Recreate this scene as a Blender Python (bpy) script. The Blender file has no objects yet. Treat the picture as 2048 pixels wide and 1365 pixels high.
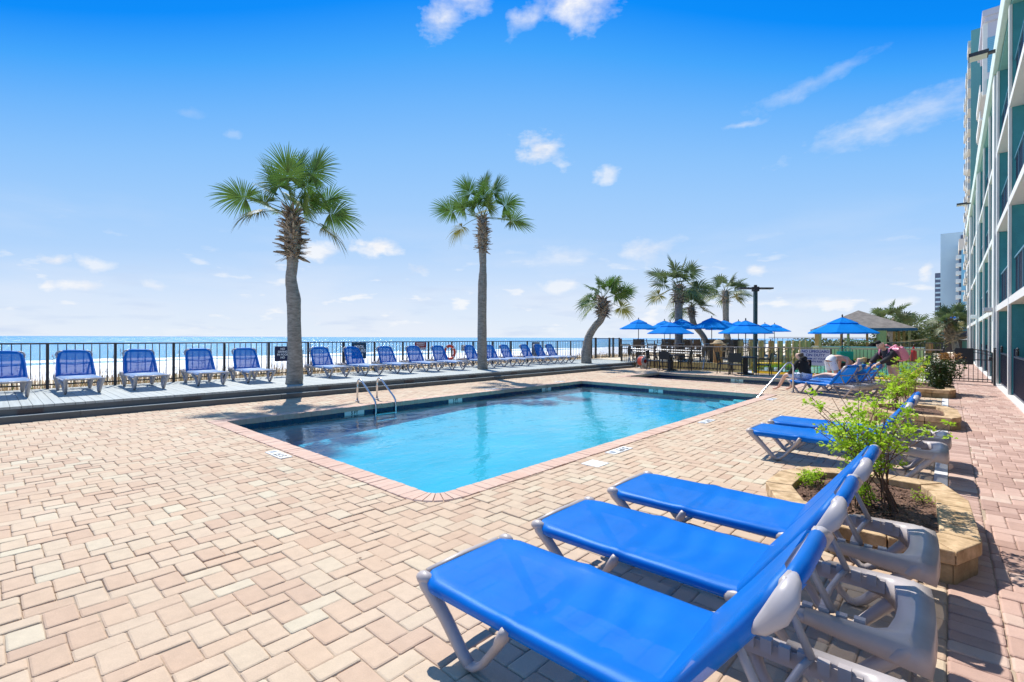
import bpy, bmesh, math, random
from mathutils import Vector, Matrix, noise as mnoise
R = math.radians
SC = bpy.context.scene
COL = SC.collection
random.seed(7)

# ------------------------------------------------------------------ camera
cam_d = bpy.data.cameras.new("Camera")
cam = bpy.data.objects.new("Camera", cam_d); COL.objects.link(cam); SC.camera = cam
cam_d.sensor_width = 36; cam_d.lens = 36 * 960 / 2048
cam_d.shift_y = -6.9 / 2048
cam_d.clip_start = .05; cam_d.clip_end = 60000
cam.matrix_world = (Matrix.Translation((0, 0, 1.5)) @ Matrix.Rotation(R(42.3), 4, 'Z')
                    @ Matrix.Rotation(R(90), 4, 'X') @ Matrix.Rotation(R(.2), 4, 'Z'))
# ------------------------------------------------------------------ sun
SUN_AZ = math.atan2(-.916, .40)          # azimuth seen from +Y, negative towards the sea
SUN_EL = R(56)
sd = bpy.data.lights.new("Sun", 'SUN'); sd.energy = 4.9; sd.angle = R(.53); sd.color = (1, .95, .87)
sun = bpy.data.objects.new("Sun", sd); COL.objects.link(sun)
sv = Vector((math.sin(SUN_AZ) * math.cos(SUN_EL), math.cos(SUN_AZ) * math.cos(SUN_EL), math.sin(SUN_EL)))
sun.rotation_euler = (-sv).to_track_quat('-Z', 'Y').to_euler(); sun.location = (0, 0, 30)
SC.view_settings.view_transform = 'Standard'; SC.view_settings.look = 'None'
SC.view_settings.exposure = 0.30; SC.view_settings.gamma = 1
SC.cycles.sample_clamp_indirect = 8
SC.cycles.max_bounces = 8; SC.cycles.transparent_max_bounces = 24
SC.cycles.caustics_reflective = False; SC.cycles.caustics_refractive = False


def lin(c):
    return tuple((v / 255 / 12.92) if v <= 10 else ((v / 255 + .055) / 1.055) ** 2.4 for v in c)


# ------------------------------------------------------------------ sky
W = bpy.data.worlds.new("World"); SC.world = W; W.use_nodes = True
nt = W.node_tree; nt.nodes.clear()


class NT:
    def __init__(s, t): s.t = t
    def n(s, typ, ins=None, **kw):
        nd = s.t.nodes.new(typ)
        for k, v in kw.items(): setattr(nd, k, v)
        for k, v in (ins or {}).items():
            if isinstance(v, bpy.types.NodeSocket): s.t.links.new(v, nd.inputs[k])
            else: nd.inputs[k].default_value = v
        return nd
    def m(s, op, a, b=0.0, c=None, clamp=False):
        i = {0: a, 1: b}
        if c is not None: i[2] = c
        return s.n('ShaderNodeMath', i, operation=op, use_clamp=clamp).outputs[0]
    def ramp(s, f, stops, interp='LINEAR'):
        nd = s.n('ShaderNodeValToRGB', {0: f}); e = nd.color_ramp.elements
        nd.color_ramp.interpolation = interp
        while len(e) < len(stops): e.new(.5)
        for q, (p, c) in zip(e, stops): q.position = p; q.color = (*c[:3], 1)
        return nd.outputs[0]
    def mix(s, f, a, b, mode='MIX'):
        nd = s.n('ShaderNodeMix', data_type='RGBA', blend_type=mode)
        for k, v in ((0, f), (6, a), (7, b)):
            if isinstance(v, bpy.types.NodeSocket): s.t.links.new(v, nd.inputs[k])
            else: nd.inputs[k].default_value = v if k == 0 else (*v[:3], 1)
        return nd.outputs[2]


g = NT(nt)
tc = g.n('ShaderNodeTexCoord').outputs['Generated']
sx = g.n('ShaderNodeSeparateXYZ', {0: tc})
X_, Y_, Z_ = sx.outputs
az = g.m('ARCTAN2', X_, Y_)
el = g.m('ARCSINE', Z_)
daz = g.m('COSINE', g.m('SUBTRACT', az, -.76))
q = g.m('MULTIPLY', g.m('MAXIMUM', Z_, 0.0), g.m('MINIMUM', g.m('SUBTRACT', 2.23, g.m('MULTIPLY', daz, 1.23)), 1.7))
stops = [(0, (233, 242, 253)), (.08, (216, 233, 255)), (.18, (180, 215, 255)), (.28, (160, 206, 255)), (.36, (140, 197, 255)), (.44, (112, 184, 255)), (.515, (70, 168, 255)), (.585, (8, 143, 253)), (.7, (0, 126, 238)), (.85, (30, 120, 210)), (1, (95, 145, 205))]
base = g.ramp(q, [(p, lin(c)) for p, c in stops])
nish = g.n('ShaderNodeTexSky', sky_type='NISHITA', sun_disc=False, sun_elevation=SUN_EL, sun_rotation=SUN_AZ % (2 * math.pi), ozone_density=2.0)
nish_s = g.mix(1.0, nish.outputs[0], (.08, .08, .08), 'MULTIPLY')
base = g.mix(.01, base, nish_s)
# soft low cloud bank near the horizon
map1 = g.n('ShaderNodeMapping', {0: tc, 3: (1, 1, 4.5)}).outputs[0]
nz1 = g.n('ShaderNodeTexNoise', {'Vector': map1, 'Scale': 3.0, 'Detail': 6.0, 'Roughness': .55}).outputs[0]
bank = g.m('MULTIPLY', g.m('MULTIPLY', g.m('SUBTRACT', nz1, .47), 5.0, clamp=True), g.m('SUBTRACT', 1.0, g.m('MULTIPLY', Z_, 4.0), clamp=True), clamp=True)
base = g.mix(g.m('MULTIPLY', bank, .55), base, lin((236, 241, 252)))
mapw = g.n('ShaderNodeMapping', {0: tc, 3: (1, 1, 6)}).outputs[0]
nzw = g.n('ShaderNodeTexNoise', {'Vector': mapw, 'Scale': 9.0, 'Detail': 4.0}).outputs[0]
patch = g.m('MULTIPLY', g.m('MULTIPLY', g.m('SUBTRACT', nzw, .54), 6.0, clamp=True), g.m('SUBTRACT', 1.0, g.m('MULTIPLY', Z_, 5.5), clamp=True), clamp=True)
base = g.mix(g.m('MULTIPLY', patch, .5), base, lin((196, 214, 244)))
puff = g.n('ShaderNodeTexNoise', {'Vector': g.n('ShaderNodeMapping', {0: tc, 1: (3.1, 1.7, 0), 3: (1, 1, 3.2)}).outputs[0], 'Scale': 13.0, 'Detail': 6.0, 'Roughness': .5}).outputs[0]
low = g.m('MULTIPLY', g.m('SUBTRACT', 1.0, g.m('MULTIPLY', Z_, 5.0), clamp=True), g.m('MULTIPLY', Z_, 22.0, clamp=True))
pf = g.m('MULTIPLY', g.m('MULTIPLY', g.m('SUBTRACT', puff, .60), 12.0, clamp=True), g.m('MULTIPLY', low, 1.6, clamp=True))
base = g.mix(g.m('MULTIPLY', pf, .75), base, lin((252, 253, 255)))
# single clouds: azimuth, elevation, half width, half height, tilt, strength
CL = [(-0.89, 0.578, 0.050, 0.034, 35, 1), (-0.83, 0.615, 0.06, 0.026, 10, .9), (-0.60, 0.602, 0.080, 0.036, 0, 1), (-0.70, 0.592, 0.045, 0.018, 30, 0.6),
      (-0.680, 0.371, 0.056, 0.034, 0, 1.3), (-0.541, 0.324, 0.022, 0.015, 0, 0.6), (-0.072, 0.341, 0.126, 0.026, 10, 0.55), (-0.184, 0.423, 0.081, 0.012, 14, 0.3),
      (-0.288, 0.384, 0.037, 0.005, 6, 0.35), (-1.012, 0.178, 0.043, 0.018, 0, 1), (-1.119, 0.164, 0.036, 0.018, 0, 0.8), (-1.506, 0.111, 0.019, 0.013, 0, 1),
      (-1.46, 0.113, 0.024, 0.011, 0, 0.6), (-1.466, 0.077, 0.027, 0.01, 0, 0.8), (-1.502, 0.074, 0.008, 0.007, 0, 0.8), (-0.928, 0.139, 0.025, 0.012, 0, 0.7),
      (-0.459, 0.175, 0.057, 0.027, 0, 0.6), (-0.629, 0.165, 0.051, 0.018, 0, 0.45), (-0.27, 0.129, 0.02, 0.012, 0, 0.8), (-0.634, 0.106, 0.033, 0.012, 0, 0.6),
      (-0.025, 0.109, 0.01, 0.01, 0, 0.8), (-0.168, 0.064, 0.043, 0.01, 0, 0.5), (-0.059, 0.057, 0.025, 0.008, 0, 0.5), (-1.33, 0.372, 0.022, 0.007, 0, 0.14),
      (-1.267, 0.353, 0.013, 0.006, 0, 0.18), (-1.378, 0.086, 0.02, 0.008, 0, 0.5)]
ae = g.n('ShaderNodeCombineXYZ', {0: az, 1: el}).outputs[0]
nzc = g.n('ShaderNodeTexNoise', {'Vector': tc, 'Scale': 22.0, 'Detail': 7.0, 'Roughness': .6})
nzd = g.n('ShaderNodeTexNoise', {'Vector': g.n('ShaderNodeMapping', {0: tc, 3: (1, 1, 2.5)}).outputs[0], 'Scale': 11.0, 'Detail': 5.0, 'Roughness': .6})
warp = g.n('ShaderNodeVectorMath', {0: nzc.outputs['Color'], 1: (.5, .5, .5)}, operation='SUBTRACT').outputs[0]
aew = g.n('ShaderNodeVectorMath', {0: warp, 1: (.05, .035, 0), 2: ae}, operation='MULTIPLY_ADD').outputs[0]
nadd = g.m('ADD', g.m('MULTIPLY', g.m('SUBTRACT', nzd.outputs[0], .5), 2.6), g.m('MULTIPLY', g.m('SUBTRACT', nzc.outputs[0], .5), 1.2))
cloud = None
for (ca, ce, rx, ry, rot, op) in CL:
    v = g.n('ShaderNodeVectorMath', {0: aew, 1: (ca, ce, 0)}, operation='SUBTRACT').outputs[0]
    if rot: v = g.n('ShaderNodeVectorRotate', {'Vector': v, 'Angle': R(-rot)}, rotation_type='Z_AXIS').outputs[0]
    v = g.n('ShaderNodeVectorMath', {0: v, 1: (1 / rx, 1 / ry, 0)}, operation='MULTIPLY').outputs[0]
    ln = g.n('ShaderNodeVectorMath', {0: v}, operation='LENGTH').outputs['Value']
    wisp = op < .6 and rx > .03
    s = g.m('ADD', g.m('SUBTRACT', 1.15, ln), nadd)
    s = g.m('MULTIPLY', g.m('MULTIPLY', s, .8 if wisp else (.72 if ce > .5 else 1.1), clamp=True), min(op, 1))
    cloud = s if cloud is None else g.m('MAXIMUM', cloud, s)
cl_sh = g.ramp(nzd.outputs[0], [(.3, lin((222, 230, 246))), (.6, lin((254, 254, 255)))])
skyc = g.mix(cloud, base, cl_sh)
bg = g.n('ShaderNodeBackground', {'Color': skyc, 'Strength': .80})
nt.links.new(bg.outputs[0], g.n('ShaderNodeOutputWorld').inputs[0])
W.cycles.sampling_method = 'MANUAL'; W.cycles.sample_map_resolution = 512

# ------------------------------------------------------------------ materials
MAT = {}


def mat(name, color, rough=.7, metal=0.0, var=0.0, vs=8.0, bump=0.0, bs=60.0, spec=.5, alpha=1.0, stretch=(1, 1, 1), c2=None, coord='Object', trans=0.0, dirt=None):
    m = bpy.data.materials.new(name); m.use_nodes = True
    g = NT(m.node_tree); p = m.node_tree.nodes['Principled BSDF']
    p.inputs['Roughness'].default_value = rough; p.inputs['Metallic'].default_value = metal
    p.inputs['Specular IOR Level'].default_value = spec; p.inputs['Alpha'].default_value = alpha
    p.inputs['Base Color'].default_value = (*color, 1)
    tcn = g.n('ShaderNodeTexCoord').outputs[coord]
    if var or c2:
        mp = g.n('ShaderNodeMapping', {0: tcn, 3: stretch}).outputs[0]
        nz = g.n('ShaderNodeTexNoise', {'Vector': mp, 'Scale': vs, 'Detail': 5.0, 'Roughness': .6}).outputs[0]
        f = g.m('MULTIPLY', g.m('SUBTRACT', nz, .5), 2.6); f = g.m('ADD', f, .5, clamp=True)
        a = tuple(x * (1 - var) for x in color); b = c2 or tuple(min(1, x * (1 + var)) for x in color)
        m.node_tree.links.new(g.mix(f, a, b), p.inputs['Base Color'])
    if bump:
        mp = g.n('ShaderNodeMapping', {0: tcn, 3: stretch}).outputs[0]
        nb = g.n('ShaderNodeTexNoise', {'Vector': mp, 'Scale': bs, 'Detail': 4.0}).outputs[0]
        b = g.n('ShaderNodeBump', {'Height': nb, 'Strength': bump, 'Distance': .01})
        m.node_tree.links.new(b.outputs[0], p.inputs['Normal'])
    if trans:
        tr = g.n('ShaderNodeBsdfTranslucent', {'Color': (*[min(1, c * 1.3) for c in color], 1)})
        mx = g.n('ShaderNodeMixShader', {0: trans, 1: p.outputs[0], 2: tr.outputs[0]})
        m.node_tree.links.new(mx.outputs[0], m.node_tree.nodes['Material Output'].inputs[0])
    MAT[name] = m
    return m


mat('paver_joint', (.40, .31, .225), .95, var=.3, vs=5)
mat('plastic', (.43, .385, .375), .42, var=.12, vs=5, bump=.05, bs=300, spec=.5)
mat('plastic_light', (.42, .395, .41), .4, var=.05, spec=.5)
mat('mould_dark', (.10, .09, .09), .5)
mat('concrete', (.62, .59, .54), .9, var=.08, bump=.2, bs=80)
mat('strip', (.72, .73, .74), .5, var=.12, vs=3)
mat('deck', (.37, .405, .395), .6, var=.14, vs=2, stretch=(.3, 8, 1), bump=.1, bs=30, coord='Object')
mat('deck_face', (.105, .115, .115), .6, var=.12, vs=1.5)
mat('fence_black', (.028, .032, .035), .35, spec=.6)
mat('fence_bronze', (.075, .055, .042), .45, var=.1)
mat('rail_tan', (.42, .34, .26), .5, var=.1)
mat('steel', (.62, .63, .66), .22, metal=1.0)
mat('navy_tile', (.012, .025, .09), .12, spec=.6)
mat('white_tile', (.78, .78, .76), .35)
mat('black_paint', (.02, .02, .02), .5)
mat('tile_joint', (.05, .09, .17), .5)
mat('pool_shell', (.11, .53, .63), .8, var=.10, vs=.8)
mat('wading_shell', (.36, .45, .40), .8, var=.1, vs=1)
mat('teal_shell', (.10, .62, .58), .8)
mat('yellow_paint', (.85, .55, .02), .5, var=.1)
mat('umbrella_blue', (.0, .255, .84), .85, spec=.12, var=.08, vs=3, trans=.35)
mat('lamp_green', (.02, .06, .065), .4)
mat('pole_dark', (.035, .035, .04), .4)
mat('black_plastic', (.018, .02, .024), .45)
mat('bronze_chair', (.10, .065, .04), .5, var=.2)
mat('table_top', (.30, .31, .33), .3)
mat('sand', (.72, .62, .47), .95, var=.08, vs=.5, bump=.4, bs=3)
mat('wood_olive', (.44, .34, .14), .75, var=.25, vs=4, stretch=(6, 6, 1), bump=.3, bs=12)
mat('wood_orange', (.42, .235, .09), .75, var=.3, vs=4, stretch=(6, 6, 1), bump=.3, bs=12)
mat('rope', (.46, .34, .20), .9, var=.2, vs=30, bump=.5, bs=90)
mat('trunk', (.25, .225, .195), .95, var=.3, vs=7, stretch=(1, 1, 3), bump=.9, bs=30, c2=(.40, .36, .31))
mat('boots', (.36, .29, .22), .95, var=.45, vs=9, bump=.6, bs=40)
mat('frond', (.06, .14, .025), .55, var=.4, vs=3.5, trans=.32, c2=(.19, .28, .04))
mat('frond_old', (.16, .17, .035), .5, var=.4, vs=3, trans=.3, c2=(.36, .28, .06))
mat('frond_grey', (.10, .155, .06), .5, var=.35, vs=3, trans=.28, c2=(.19, .23, .09))
mat('petiole', (.16, .20, .06), .5)
mat('leaf_lime', (.36, .58, .03), .5, var=.25, vs=6, trans=.42, c2=(.60, .74, .05))
mat('leaf_dark', (.045, .085, .02), .4, var=.4, vs=8, trans=.2, c2=(.09, .14, .03))
mat('leaf_rust', (.30, .15, .04), .6, var=.3, vs=8, trans=.25)
mat('leaf_mid', (.09, .13, .035), .6, var=.4, vs=3, trans=.2, c2=(.19, .21, .07))
mat('twig', (.16, .085, .055), .85, var=.3)
mat('mulch', (.13, .065, .042), .95, var=.45, vs=60, bump=.8, bs=120, c2=(.27, .155, .105))
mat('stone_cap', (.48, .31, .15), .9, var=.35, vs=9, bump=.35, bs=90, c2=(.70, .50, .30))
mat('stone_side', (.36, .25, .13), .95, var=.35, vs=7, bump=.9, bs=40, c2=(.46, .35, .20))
mat('teal_wall', (.06, .30, .335), .85, var=.10, vs=3, bump=.55, bs=45)
mat('teal_soft', (.22, .46, .42), .85, var=.05)
mat('white_stucco', (.70, .70, .67), .8, var=.05, vs=3, bump=.15, bs=60)
mat('slab_white', (.70, .69, .66), .8, var=.03)
mat('fascia_pale', (.60, .69, .62), .7, var=.04)
mat('glass_dark', (.015, .025, .05), .06, spec=.9)
mat('railing_navy', (.018, .03, .07), .3)
mat('railing_teal', (.06, .19, .26), .4)
mat('panel_dark', (.035, .028, .03), .5)
mat('tower_grey', (.50, .50, .58), .8, var=.03)
mat('tower_blue', (.16, .42, .58), .7)
mat('tower_pale', (.50, .66, .74), .85, var=.04, vs=.2)
mat('tower_sky', (.20, .48, .66), .85)
mat('cream', (.70, .62, .52), .8)
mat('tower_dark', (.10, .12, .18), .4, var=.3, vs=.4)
mat('building_teal', (.14, .36, .34), .85, var=.05)
mat('shingle', (.20, .18, .165), .95, var=.25, vs=3, bump=.5, bs=30)
mat('fascia_blue', (.015, .10, .20), .6)
mat('counter', (.55, .55, .57), .5)
mat('bar_yellow', (.80, .70, .34), .8, var=.05)
mat('hose_red', (.62, .09, .05), .5)
mat('aluminium', (.45, .46, .48), .35, metal=.7)
mat('ring_red', (.78, .09, .045), .45)
mat('sign_teal', (.012, .06, .11), .5)
mat('sign_navy', (.02, .025, .07), .5)
mat('sign_red', (.42, .03, .025), .5)
mat('sign_white', (.60, .62, .74), .6)
mat('sign_beige', (.55, .48, .38), .6)
mat('sign_grey', (.20, .24, .29), .6)
mat('letter_white', (.85, .85, .85), .6)
mat('letter_blue', (.03, .06, .30), .6)
mat('skin', (.72, .42, .31), .5)
mat('skin_pale', (.70, .44, .34), .5)
mat('hair_dark', (.02, .014, .012), .6, bump=.5, bs=150)
mat('hair_grey', (.11, .08, .06), .6, bump=.5, bs=150)
mat('hair_blond', (.55, .38, .17), .6, bump=.5, bs=150)
mat('cloth_black', (.012, .013, .015), .9, bump=.2, bs=120)
mat('cloth_charcoal', (.035, .033, .042), .9, bump=.2, bs=60)
mat('shorts_white', (.80, .80, .80), .85, c2=(.09, .10, .14), vs=16)
mat('shorts_blue', (.62, .70, .85), .85, c2=(.05, .12, .35), vs=18)
mat('pink', (.82, .30, .42), .4)
mat('green_bag', (.01, .50, .30), .5)
mat('grass_dry', (.50, .37, .22), .9, var=.35, vs=2, trans=.2)
mat('grass_green', (.16, .22, .07), .8, var=.3, vs=3, trans=.2)
mat('red_toy', (.75, .03, .03), .4)
mat('lamp_lens', (.72, .68, .55), .4)


def ramp_white(m, lo, hi):
    for n in m.node_tree.nodes:
        if n.type == 'MATH' and n.operation == 'MULTIPLY' and abs(n.inputs[1].default_value - 2.6) < 1e-4: n.inputs[1].default_value = hi
        if n.type == 'MATH' and n.operation == 'SUBTRACT': n.inputs[1].default_value = lo


ramp_white(MAT['shorts_white'], .66, 14); ramp_white(MAT['shorts_blue'], .60, 12)


def paver_mat(name, stops):
    m = bpy.data.materials.new(name); m.use_nodes = True; g = NT(m.node_tree); p = m.node_tree.nodes['Principled BSDF']
    tcn = g.n('ShaderNodeTexCoord').outputs['Object']
    at = g.n('ShaderNodeAttribute', attribute_name='tone').outputs['Fac']
    col = g.ramp(at, stops)
    n1 = g.n('ShaderNodeTexNoise', {'Vector': tcn, 'Scale': 1.1, 'Detail': 4.0}).outputs[0]
    n2 = g.n('ShaderNodeTexNoise', {'Vector': tcn, 'Scale': 160.0, 'Detail': 3.0, 'Roughness': .7}).outputs[0]
    n3 = g.n('ShaderNodeTexNoise', {'Vector': tcn, 'Scale': 14.0, 'Detail': 5.0}).outputs[0]
    col = g.mix(g.m('MULTIPLY', g.m('SUBTRACT', n1, .35), .5, clamp=True), col, tuple(.62 * a + .22 * b for a, b in zip(stops[1][1], (1, .95, .88))))
    n6 = g.n('ShaderNodeTexNoise', {'Vector': tcn, 'Scale': .45, 'Detail': 6.0, 'Roughness': .65}).outputs[0]
    v = g.m('ADD', .57, g.m('ADD', g.m('ADD', g.m('MULTIPLY', n2, .32), g.m('MULTIPLY', n3, .26)), g.m('MULTIPLY', n6, .28)))
    cv = g.n('ShaderNodeCombineXYZ', {0: v, 1: v, 2: v}).outputs[0]
    col = g.mix(1.0, col, cv, 'MULTIPLY')
    m.node_tree.links.new(col, p.inputs['Base Color']); p.inputs['Roughness'].default_value = .88
    hh = g.m('ADD', g.m('MULTIPLY', n2, .5), g.m('MULTIPLY', n3, 1.2))
    b = g.n('ShaderNodeBump', {'Height': hh, 'Strength': .55, 'Distance': .006})
    m.node_tree.links.new(b.outputs[0], p.inputs['Normal']); MAT[name] = m


paver_mat('paver_tan', [(0, (.48, .335, .235)), (.3, (.525, .385, .27)), (.6, (.535, .41, .295)), (.92, (.53, .425, .305)), (1, (.55, .485, .36))])
paver_mat('paver_pink', [(0, (.36, .22, .175)), (.4, (.46, .30, .24)), (.75, (.53, .355, .29)), (1, (.56, .42, .34))])
paver_mat('coping', [(0, (.55, .365, .285)), (.5, (.585, .40, .315)), (1, (.60, .43, .345))])


def fabric(name, color, alpha, sheen):
    m = bpy.data.materials.new(name); m.use_nodes = True; g = NT(m.node_tree); p = m.node_tree.nodes['Principled BSDF']
    tcn = g.n('ShaderNodeTexCoord').outputs['Object']
    w1 = g.n('ShaderNodeTexWave', {'Vector': tcn, 'Scale': 130.0}, bands_direction='X').outputs[1]
    w2 = g.n('ShaderNodeTexWave', {'Vector': tcn, 'Scale': 130.0}, bands_direction='Y').outputs[1]
    h = g.m('MULTIPLY', w1, w2)
    n = g.n('ShaderNodeTexNoise', {'Vector': tcn, 'Scale': 5.0, 'Detail': 4.0}).outputs[0]
    n4 = g.n('ShaderNodeTexNoise', {'Vector': tcn, 'Scale': 330.0, 'Detail': 2.0, 'Roughness': .8}).outputs[0]
    c = g.mix(g.m('ADD', g.m('MULTIPLY', n, .5), g.m('MULTIPLY', n4, .5)), tuple(x * .66 for x in color), tuple(min(1, x * 1.34 + .004) for x in color))
    n5 = g.n('ShaderNodeTexNoise', {'Vector': tcn, 'Scale': 2.2, 'Detail': 7.0, 'Roughness': .7}).outputs[0]
    c = g.mix(g.m('MULTIPLY', g.m('SUBTRACT', n5, .56), 1.1, clamp=True), c, (.03, .26, .70))
    m.node_tree.links.new(c, p.inputs['Base Color'])
    b = g.n('ShaderNodeBump', {'Height': h, 'Strength': .15, 'Distance': .002}); m.node_tree.links.new(b.outputs[0], p.inputs['Normal'])
    p.inputs['Roughness'].default_value = .36; p.inputs['Specular IOR Level'].default_value = .28; p.inputs['Specular Tint'].default_value = (.4, .75, 1, 1)
    p.inputs['Sheen Weight'].default_value = sheen; p.inputs['Sheen Roughness'].default_value = .12; p.inputs['Sheen Tint'].default_value = (.75, .85, 1, 1)
    tp = g.n('ShaderNodeBsdfTransparent'); tl = g.n('ShaderNodeBsdfTranslucent', {'Color': (*color, 1)})
    a = g.n('ShaderNodeMixShader', {0: .25, 1: p.outputs[0], 2: tl.outputs[0]})
    mx = g.n('ShaderNodeMixShader', {0: 1 - alpha, 1: a.outputs[0], 2: tp.outputs[0]})
    m.node_tree.links.new(mx.outputs[0], m.node_tree.nodes['Material Output'].inputs[0]); MAT[name] = m


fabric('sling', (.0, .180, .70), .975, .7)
fabric('sling_glare', (.22, .42, .82), .975, 1.0)  # sun glare on the deck seats is put into this paler blue
pb_ = MAT['sling_glare'].node_tree.nodes['Principled BSDF'].inputs
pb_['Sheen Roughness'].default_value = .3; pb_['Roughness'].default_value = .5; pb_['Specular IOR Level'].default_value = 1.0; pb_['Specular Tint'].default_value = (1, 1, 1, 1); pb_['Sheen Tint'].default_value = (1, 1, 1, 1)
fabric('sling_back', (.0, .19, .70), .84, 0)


def water_mat(name, tint, ripple, scale, dist, rough=.0, refl=1.0, vol=None):
    m = bpy.data.materials.new(name); m.use_nodes = True; g = NT(m.node_tree); m.node_tree.nodes.remove(m.node_tree.nodes['Principled BSDF'])
    tcn = g.n('ShaderNodeTexCoord').outputs['Object']
    mp = g.n('ShaderNodeMapping', {0: tcn, 3: (1, .55, 1), 2: (0, 0, R(30))}).outputs[0]
    n1 = g.n('ShaderNodeTexNoise', {'Vector': mp, 'Scale': scale, 'Detail': 3.0, 'Roughness': .5, 'Distortion': .6}).outputs[0]
    n2 = g.n('ShaderNodeTexNoise', {'Vector': mp, 'Scale': scale * .28, 'Detail': 2.0}).outputs[0]
    n3 = g.n('ShaderNodeTexNoise', {'Vector': mp, 'Scale': scale * 4.0, 'Detail': 2.0, 'Distortion': .8}).outputs[0]
    h = g.m('ADD', g.m('ADD', g.m('MULTIPLY', n1, .6), g.m('MULTIPLY', n3, .22)), g.m('MULTIPLY', n2, 1.6))
    b = g.n('ShaderNodeBump', {'Height': h, 'Strength': ripple, 'Distance': dist})
    gl = g.n('ShaderNodeBsdfGlossy', {'Roughness': rough, 'Normal': b.outputs[0], 'Color': (1, 1, 1, 1)})
    tr = g.n('ShaderNodeBsdfTransparent', {'Color': (*tint, 1)})
    fr = g.n('ShaderNodeFresnel', {'IOR': 1.33, 'Normal': b.outputs[0]}).outputs[0]
    mx = g.n('ShaderNodeMixShader', {0: g.m('MULTIPLY', fr, refl, clamp=True), 1: tr.outputs[0], 2: gl.outputs[0]})
    m.node_tree.links.new(mx.outputs[0], m.node_tree.nodes['Material Output'].inputs[0]); MAT[name] = m
    if vol:
        up = g.n('ShaderNodeSeparateXYZ', {0: g.n('ShaderNodeNewGeometry').outputs['True Normal']}).outputs[2]
        top = g.m('GREATER_THAN', g.m('ABSOLUTE', up), .97)
        zt = g.m('GREATER_THAN', g.n('ShaderNodeSeparateXYZ', {0: g.n('ShaderNodeNewGeometry').outputs['Position']}).outputs[2], -.16)
        pl = g.n('ShaderNodeBsdfTransparent', {'Color': (1, 1, 1, 1)})
        m2 = g.n('ShaderNodeMixShader', {0: g.m('MULTIPLY', top, zt), 1: pl.outputs[0], 2: mx.outputs[0]})
        m.node_tree.links.new(m2.outputs[0], m.node_tree.nodes['Material Output'].inputs[0])
        ab = g.n('ShaderNodeVolumeAbsorption', {'Color': (*vol, 1), 'Density': 1.0})
        m.node_tree.links.new(ab.outputs[0], m.node_tree.nodes['Material Output'].inputs['Volume'])


water_mat('pool_water', (.80, .96, .99), .9, 2.6, .022, vol=(.25, .84, .96))
water_mat('wading_water', (.75, .85, .8), .8, 6.0, .03)
water_mat('kiddie_water', (.6, .9, .9), .8, 5.0, .03)


def sea_mat():
    m = bpy.data.materials.new('sea'); m.use_nodes = True; g = NT(m.node_tree); p = m.node_tree.nodes['Principled BSDF']
    tcn = g.n('ShaderNodeTexCoord').outputs['Object']
    sp = g.n('ShaderNodeSeparateXYZ', {0: tcn}).outputs
    mp = g.n('ShaderNodeMapping', {0: tcn, 3: (1, .35, 1)}).outputs[0]
    n1 = g.n('ShaderNodeTexNoise', {'Vector': mp, 'Scale': .35, 'Detail': 6.0, 'Roughness': .68}).outputs[0]
    n2 = g.n('ShaderNodeTexNoise', {'Vector': mp, 'Scale': .05, 'Detail': 4.0}).outputs[0]
    b = g.n('ShaderNodeBump', {'Height': g.m('ADD', n1, n2), 'Strength': 1.0, 'Distance': 2.2})
    m.node_tree.links.new(b.outputs[0], p.inputs['Normal'])
    p.inputs['Roughness'].default_value = .16; p.inputs['IOR'].default_value = 1.33; p.inputs['Specular IOR Level'].default_value = .22
    n3 = g.n('ShaderNodeTexNoise', {'Vector': g.n('ShaderNodeMapping', {0: tcn, 3: (1, .22, 1)}).outputs[0], 'Scale': .11, 'Detail': 7.0, 'Roughness': .62, 'Distortion': .4}).outputs[0]
    # surf: broken white water close to the beach (x from -60 to -110)
    near = g.m('DIVIDE', g.m('ADD', sp[0], 128.0), 44.0, clamp=True)
    foam = g.m('MULTIPLY', g.m('SUBTRACT', g.m('ADD', n3, g.m('MULTIPLY', near, .42)), .66), 8.0, clamp=True)
    deep = g.ramp(g.m('DIVIDE', sp[0], -1500.0, clamp=True), [(0, (.10, .40, .60)), (.25, (.05, .37, .70)), (1, (.02, .30, .70))])
    m.node_tree.links.new(g.mix(foam, deep, (.86, .88, .90)), p.inputs['Base Color'])
    rr = g.m('ADD', .16, g.m('MULTIPLY', foam, .6)); m.node_tree.links.new(rr, p.inputs['Roughness'])
    MAT['sea'] = m


sea_mat()


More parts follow.
